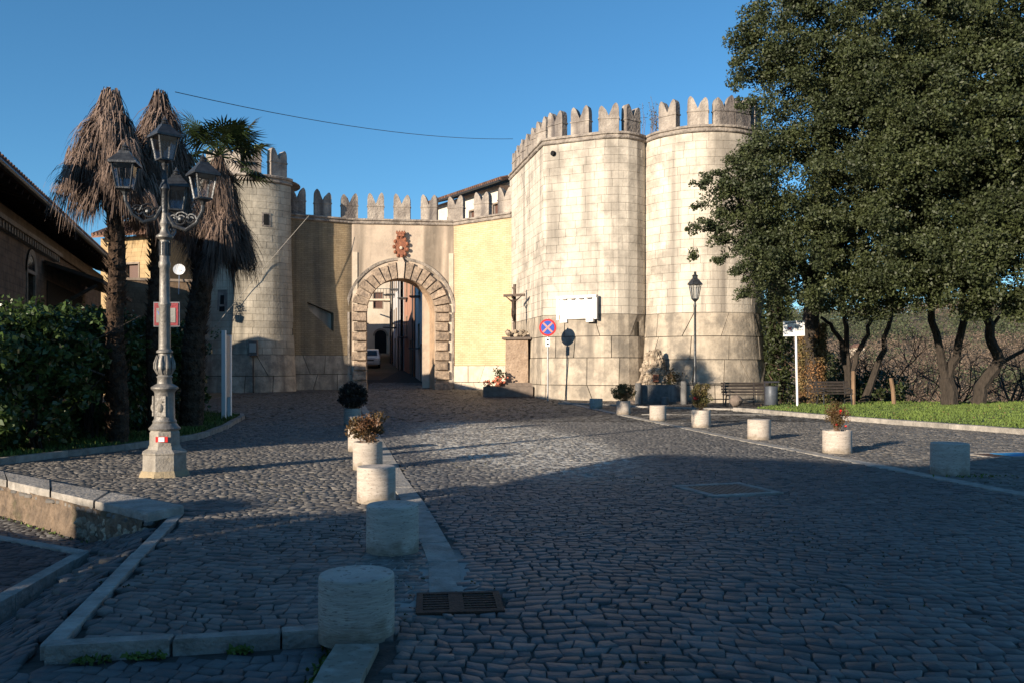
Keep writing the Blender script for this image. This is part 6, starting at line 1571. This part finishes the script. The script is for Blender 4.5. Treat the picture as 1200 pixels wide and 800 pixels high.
# bare trees and thicket behind the lawn
def bare(t, base, h, spread, depth=5, r0=.09, seed=0, lean=0):
    rnd = random.Random(seed); mb = MB(); stack = [(Vector(base), Vector((lean, 0, 1)).normalized(), h*.33, r0, 0)]
    while stack:
        p_, d_, L_, r_, k = stack.pop()
        q_ = p_+d_*L_; mid = (p_+q_)/2+Vector((rnd.gauss(0, .06), rnd.gauss(0, .06), rnd.gauss(0, .03)))*L_
        mb.tube([p_, mid, q_], [r_, r_*.85, r_*.7], 4 if k > 1 else 6, False)
        if k < depth:
            for _ in range(rnd.choice((2, 3, 3))):
                nd = (d_+Vector((rnd.gauss(0, spread), rnd.gauss(0, spread), rnd.gauss(.05, spread*.6)))).normalized(); stack.append((q_, nd, L_*rnd.uniform(.6, .88), r_*.62, k+1))
    return mb
bt_list = [(1060, 40, 6, .55, 1), (1085, 43, 7, .6, 2), (1150, 42, 6.5, .55, 3), (1180, 40, 6, .6, 4), (1040, 48, 7, .5, 5), (1210, 44, 7, .5, 6), (1010, 52, 7.5, .5, 7), (1125, 50, 8, .5, 8), (1075, 58, 9, .5, 9), (1165, 56, 8, .5, 10), (1195, 62, 9, .5, 11), (1030, 64, 9, .5, 12)]
labs = ['bare brown tree just left of the forked oak trunk', 'bare tangled tree directly behind the forked oak trunk', 'bare reddish tree behind the crooked oak trunk', 'bare tree with arching twigs near the right edge', 'bare tree behind the leaning wooden stake', 'bare tree at the extreme right edge of the lawn',
        'bare tree far behind the upright stake', 'bare tree seen between the two oak trunks', 'distant bare tree behind the left limb of the forked oak', 'distant bare tree right of the crooked trunk', 'distant bare tree near the right edge of the photo', 'distant bare tree above the dark shrub']
for (px, d, h, spd, sd), lb in zip(bt_list, labs):
    x = (px-600)/1000*d; z = float(gz(np.array(x), np.array(float(d))))-.3; h = h*.62+max(0, -z)*.72
    t = thing('bare_tree', lb, 'tree', (x, d, z), 0, 'leafless trees behind the lawn'); m_ = bare(t, (0, 0, 0), h, spd, 5 if d < 55 else 4, .05+h*.012, sd, random.uniform(-.2, .2)); m_.build('branches', M['bare'], t, kind='stuff')
# brambles: dense fine twigs
pts = []; nb_ = 3500
bx_ = rng.uniform(.30, .75, nb_); by_ = rng.uniform(37.5, 75, nb_); X_ = bx_*by_; Z_ = gz(X_, by_)+rng.uniform(0, 1, nb_)*np.where(by_ < 50, 1.8, 3.2)
dr = rng.normal(size=(nb_, 3))*np.array([.55, .4, .55])+np.array([0, 0, .35]); Ln = rng.uniform(.5, 1.4, (nb_, 1)); a = np.stack([X_, by_, Z_], 1); b = a+dr*Ln; wd = rng.normal(size=(nb_, 3))*.012
npmesh('brambles', np.stack([a-wd, a+wd, b], 1).reshape(-1, 3), np.arange(3*nb_).reshape(-1, 3), M['twig'], kind='stuff')
# hillside woods
n_ = 3000; hx = rng.uniform(.30, .66, n_); hy = 70+rng.uniform(0, 1, n_)**1.3*270; HX = hx*hy; HZ = gz(HX, hy)
nzv = np.array([mnoise.noise(Vector((float(x)*.025, float(y)*.025, 0))) for x, y in zip(HX, hy)])
def woods(mask, m, name, hgt, per, leaf):
    cs = np.stack([HX[mask], hy[mask], HZ[mask]+hgt*.5], 1); rs = rng.uniform(.6, 1.25, len(cs))*hgt*.5; 
    p_ = (in_ball(per*len(cs)).reshape(len(cs), per, 3)*rs[:, None, None]+cs[:, None, :]).reshape(-1, 3); leaves(name, p_, leaf, m, None, 'stuff', up=.4)
woods((nzv+(hy-170)*.002 > .08) | (rng.uniform(0, 1, n_) < .06), M['hill_green'], 'hillside_wood', 5.0, 44, .28)
woods(nzv+(hy-170)*.002 < .10, M['hill_brown'], 'bare_hillside_wood', 4.0, 42, .21)
fh = thing('farmhouse', 'tiny farmhouse with a red roof far away on the wooded hillside', 'house', tuple(P(1004, 413, 190)))
MB().box((0, 0, 0), (2.6, 2.4, 2.2)).build('wall', M['f_cream'], fh); MB().extr([(-1.6, 1.05), (1.6, 1.05), (0, 2.0)], Matrix.Translation((0, -1.4, 0)), 2.8).build('roof', M['tile'], fh)

# ---------------------------------------------------------------- hedge of laurel bushes
hb_ = [((-9.25, 14.2), 2.75, 1.05, 'leftmost laurel bush, sunlit glossy leaves at the left edge below the dark house'), ((-8.95, 15.9), 2.9, 1.15, 'tall laurel bush second from the left edge, its upper leaves catching sun'), ((-9.0, 18.2), 2.95, 1.2, 'laurel bush right behind the leftmost palm trunk'),
       ((-9.5, 20.8), 2.9, 1.2, 'dark laurel bush in shade between the first and second palm trunks'), ((-9.9, 23.4), 3.0, 1.2, 'dark laurel bush behind the red framed sign'), ((-10.6, 26.4), 3.2, 1.15, 'farthest laurel bush, beside the left round tower behind the third palm')]
for (c, h, r_, lb) in hb_:
    t = thing('laurel_bush', lb, 'bush', (c[0], c[1], 0), 0, 'laurel bushes forming a hedge on the left')
    bl_ = [((c[0], c[1], h*.40), r_, r_*1.05, h*.46), ((c[0]-.3, c[1]+.3, h*.68), r_*.75, r_*.8, h*.28), ((c[0]+.35, c[1]-.3, h*.66), r_*.6, r_*.6, h*.26)]
    crown(t, bl_, .07, M['laurel'], per=88, dens=2.2, cr=(.18, .36), name='foliage')
    st = MB()
    for k in range(9): st.tube([(random.gauss(0, .15), random.gauss(0, .15), -.05), (random.gauss(0, .4), random.gauss(0, .4), h*.5), (random.gauss(0, .6), random.gauss(0, .6), h*.9)], [.04, .025, .008], 5)
    st.build('stems', M['bark'], t, kind='stuff')
    pts = []
    for k in range(46):       # young shoots standing proud of the top
        x, y = random.gauss(0, r_*.5), random.gauss(0, r_*.5); zb = h*.88
        for q_ in range(14): pts.append((x+random.gauss(0, .04), y+random.gauss(0, .04), zb+q_*.022*random.uniform(.7, 1.3)-.15*(x*x+y*y)/r_))
    o = leaves('shoots', pts, .05, M['laurel'], up=.2); o.parent = t; o['kind'] = 'stuff'

# ---------------------------------------------------------------- palms
def strips(pts0, dirs, L_, w, droop, seg=3):
    """thin hanging leaf strips"""
    n_ = len(pts0); V_ = []; 
    p_ = pts0.copy(); d_ = dirs.copy(); side = np.cross(d_, np.array([0, 0, 1.0])+rng.normal(size=(n_, 3))*.4); side /= np.linalg.norm(side, axis=1, keepdims=True)+1e-9
    for k in range(seg+1):
        ww = w*(1-.8*k/seg)
        V_.append(p_-side*ww); V_.append(p_+side*ww)
        d_ = d_+np.array([0, 0, -1.0])*droop; d_ /= np.linalg.norm(d_, axis=1, keepdims=True); p_ = p_+d_*(L_/seg)
    V_ = np.stack(V_, 1).reshape(-1, 3); m_ = 2*(seg+1)
    f_ = np.array([[2*k, 2*k+1, 2*k+3, 2*k+2] for k in range(seg)]); Q_ = (np.arange(n_)[:, None, None]*m_+f_[None]).reshape(-1, 4); return V_, Q_
def palm(px, d, top_py, label, tr=.22, skirt=(2.6, 1.35), lean=0, drop=3.3, live=0, base_z=0.0, crown_px=None):
    x = (px-600)/1000*d; H = CH+(HOR-top_py)/1000*d
    t = thing('palm_tree', label, 'palm', (x, d, base_z), 0, 'fan palms behind the lamp post')
    xo = 0 if crown_px is None else (crown_px-px)/1000*d
    prof = []; k = 0; z = -.1; rr_ = []
    pts = []
    while z < H-.5:
        f_ = max(0, z/H); pts.append((xo*f_**1.5+.03*math.sin(z*2), .02*math.cos(z*1.7), z)); rr_.append(tr*(1.15-.3*f_)*(1+.10*(k % 2))); z += .14; k += 1
    MB().tube(pts, rr_, 12).build('trunk', M['palm_bark'], t)
    sc = MB()
    for k in range(620):
        z = random.uniform(.1, H-1.0); a = random.uniform(0, 2*math.pi); f_ = z/H; r_ = tr*(1.15-.3*f_); c = Vector((xo*f_**1.5+r_*math.cos(a), r_*math.sin(a), z)); o = Vector((math.cos(a), math.sin(a), 1.1))*.11; s_ = Vector((-math.sin(a), math.cos(a), 0))*.05
        sc.add([c-s_, c+s_, c+o], [(0, 1, 2)])
    sc.build('trunk_fibre', M['palm_bark'], t, kind='stuff')
    top = np.array([xo, 0, H])
    # dead fronds: petiole arcs out then the fan collapses into hanging ribbons
    nfr = 130; allV = []; allQ = []; off_ = 0; rw, rh = skirt; pet = MB()
    for k in range(nfr):
        a = random.uniform(0, 2*math.pi); q_ = k/nfr; lf_ = random.uniform(.45, 1.55); zst = H-.25-q_*drop*.62; ln = random.uniform(.5, 1.2)
        r_out = rw*(.22+.78*min(1, q_*1.25+.08))*ln*.62; p0 = Vector((xo, 0, zst)); p1 = p0+Vector((math.cos(a)*r_out*.55, math.sin(a)*r_out*.55, .10-.15*q_)); p2 = p0+Vector((math.cos(a)*r_out, math.sin(a)*r_out, -.35-.45*q_))
        pet.tube([p0, p1, p2], [.018, .014, .01], 3, False)
        n2 = 90; P0 = np.array(p2)+rng.normal(size=(n2, 3))*np.array([.07, .07, .08]); D0 = np.array([math.cos(a), math.sin(a), -.9])+rng.normal(size=(n2, 3))*.36+rng.normal(size=(1, 3))*.45; D0 /= np.linalg.norm(D0, axis=1, keepdims=True)
        V_, Q_ = strips(P0, D0, rng.uniform(.35, 1.1, (n2, 1))*rh*.72*lf_, .010, .62); allV.append(V_); allQ.append(Q_+off_); off_ += len(V_)
    n2 = 1100; aa = rng.uniform(0, 2*math.pi, n2); zz_ = H-.15-rng.uniform(0, 1, n2)**1.1*drop*.7; q_ = (H-zz_)/drop; rr2 = rw*.50*(.22+.78*np.clip(q_*1.3, 0, 1))*rng.uniform(.5, 1, n2)
    P0 = np.stack([xo+rr2*np.cos(aa), rr2*np.sin(aa), zz_], 1); D0 = np.stack([np.cos(aa)*.35, np.sin(aa)*.35, np.full(n2, -1.0)], 1)+rng.normal(size=(n2, 3))*.2; D0 /= np.linalg.norm(D0, axis=1, keepdims=True)
    V_, Q_ = strips(P0, D0, rng.uniform(.4, .9, (n2, 1)), .012, .5); allV.append(V_); allQ.append(Q_+off_)
    npmesh('dead_fronds', np.concatenate(allV), np.concatenate(allQ), M['dead_frond'], t, 'stuff'); pet.build('dead_stalks', M['dead_frond'], t, kind='stuff')
    for k in range(live):     # green fans, one object each
        a = 2*math.pi*k/live+random.uniform(-.3, .3); el = random.uniform(-.35, 1.0); L_ = random.uniform(.75, 1.15)
        p0 = Vector((xo, 0, H-.15)); dv = Vector((math.cos(a)*math.cos(el), math.sin(a)*math.cos(el), math.sin(el))); p2 = p0+dv*L_+Vector((0, 0, -.15)); fr = MB().tube([p0, p0+dv*L_*.5+Vector((0, 0, .06)), p2], [.018, .013, .01], 4, False)
        sd = dv.cross(Vector((0, 0, 1))).normalized(); upv = sd.cross(dv).normalized()
        for q_ in range(-11, 12):
            b = q_/11*2.2; e = (dv*math.cos(b)+sd*math.sin(b)); ln = random.uniform(.55, .75); tip = p2+e*ln+Vector((0, 0, -.16*ln-.12*abs(q_/11))); mdp = p2+e*ln*.55; wv = (sd*math.cos(b)-dv*math.sin(b))*.026
            fr.add([p2, mdp-wv, tip, mdp+wv+upv*.008], [(0, 1, 2, 3)])
        fr.build('frond', M['palm_pale'] if k == 1 else M['palm_green'], t)
    return t
palm(138, 17.2, 95, 'leftmost fan palm with a shaggy skirt of dead brown fronds', .155, (1.12, .95), drop=2.1, crown_px=130)
palm(181, 18.6, 98, 'middle fan palm whose dead fronds hang behind the top lantern', .145, (1.0, 1.0), drop=2.9, crown_px=188)
palm(223, 22.0, 176, 'rightmost fan palm, the only one with living green fans', .25, (.95, 1.05), drop=2.7, live=34, crown_px=256)

# ---------------------------------------------------------------- the building behind the viewer whose shadow falls across the road
U_ = Vector((sy, -sx, 0)); V__ = Vector((sx, sy, 0))
def UV_(u, v, z): q_ = U_*u+V__*v; return Vector((q_.x, q_.y, z))
te = math.tan(SUN_EL)
def hh2(vs_): return te*(vs_+12)
bk = thing('rear_house', 'plastered house behind the viewer that shades the foreground', 'house', tuple(UV_(0, -16, 0)))
wing = [(-10.5, 0), (-10.5, hh2(3.85)), (-9.34, hh2(3.95)), (-9.3, hh2(4.75)), (-9.8, hh2(4.9)), (-9.7, hh2(5.3)), (-9.2, hh2(5.45)), (-8.75, hh2(5.25)), (-8.7, hh2(4.9)), (-9.12, hh2(4.75)), (-9.1, hh2(4.0)), (-8.6, hh2(4.2)), (-7.75, hh2(5.8)), (-7.75, 0)]
body = [(-7.74, 0), (-7.7, hh2(13.75)), (-5.5, hh2(14.4)), (-4.6, hh2(14.7)), (-4.3, hh2(16)), (-3.9, hh2(18.3)), (-2.5, hh2(20)), (14, hh2(22)), (14, 0)]
eave = [(-7.7, hh2(6.6)), (-7.9, hh2(7.9)), (-8.3, hh2(9.5)), (-8.8, hh2(12.2)), (-8.88, hh2(13.2)), (-8.5, hh2(13.5)), (-7.7, hh2(13.75))]
M4 = Matrix(((U_.x, -V__.x, 0, 0), (U_.y, -V__.y, 0, 0), (0, 0, 1, 0), (0, 0, 0, 1))); M4.translation = UV_(0, -12, 0)
MB().extr(wing, M4, 9).build('side_wing', M['f_cream'], bk, world=True); MB().extr(body, M4, 9).build('wall', M['f_cream'], bk, world=True); MB().extr(eave, M4, .35).build('eave', M['wood'], bk, world=True)
for u in (-5.5, -2, 1.5, 5, 8.5):
    for z in (1.2, 4.4):
        c = UV_(u, -11.96, z+.75); MB().box(c, (1.0, .08, 1.5), math.atan2(U_.y, U_.x)).build('window', M['shutter'], bk, world=True)
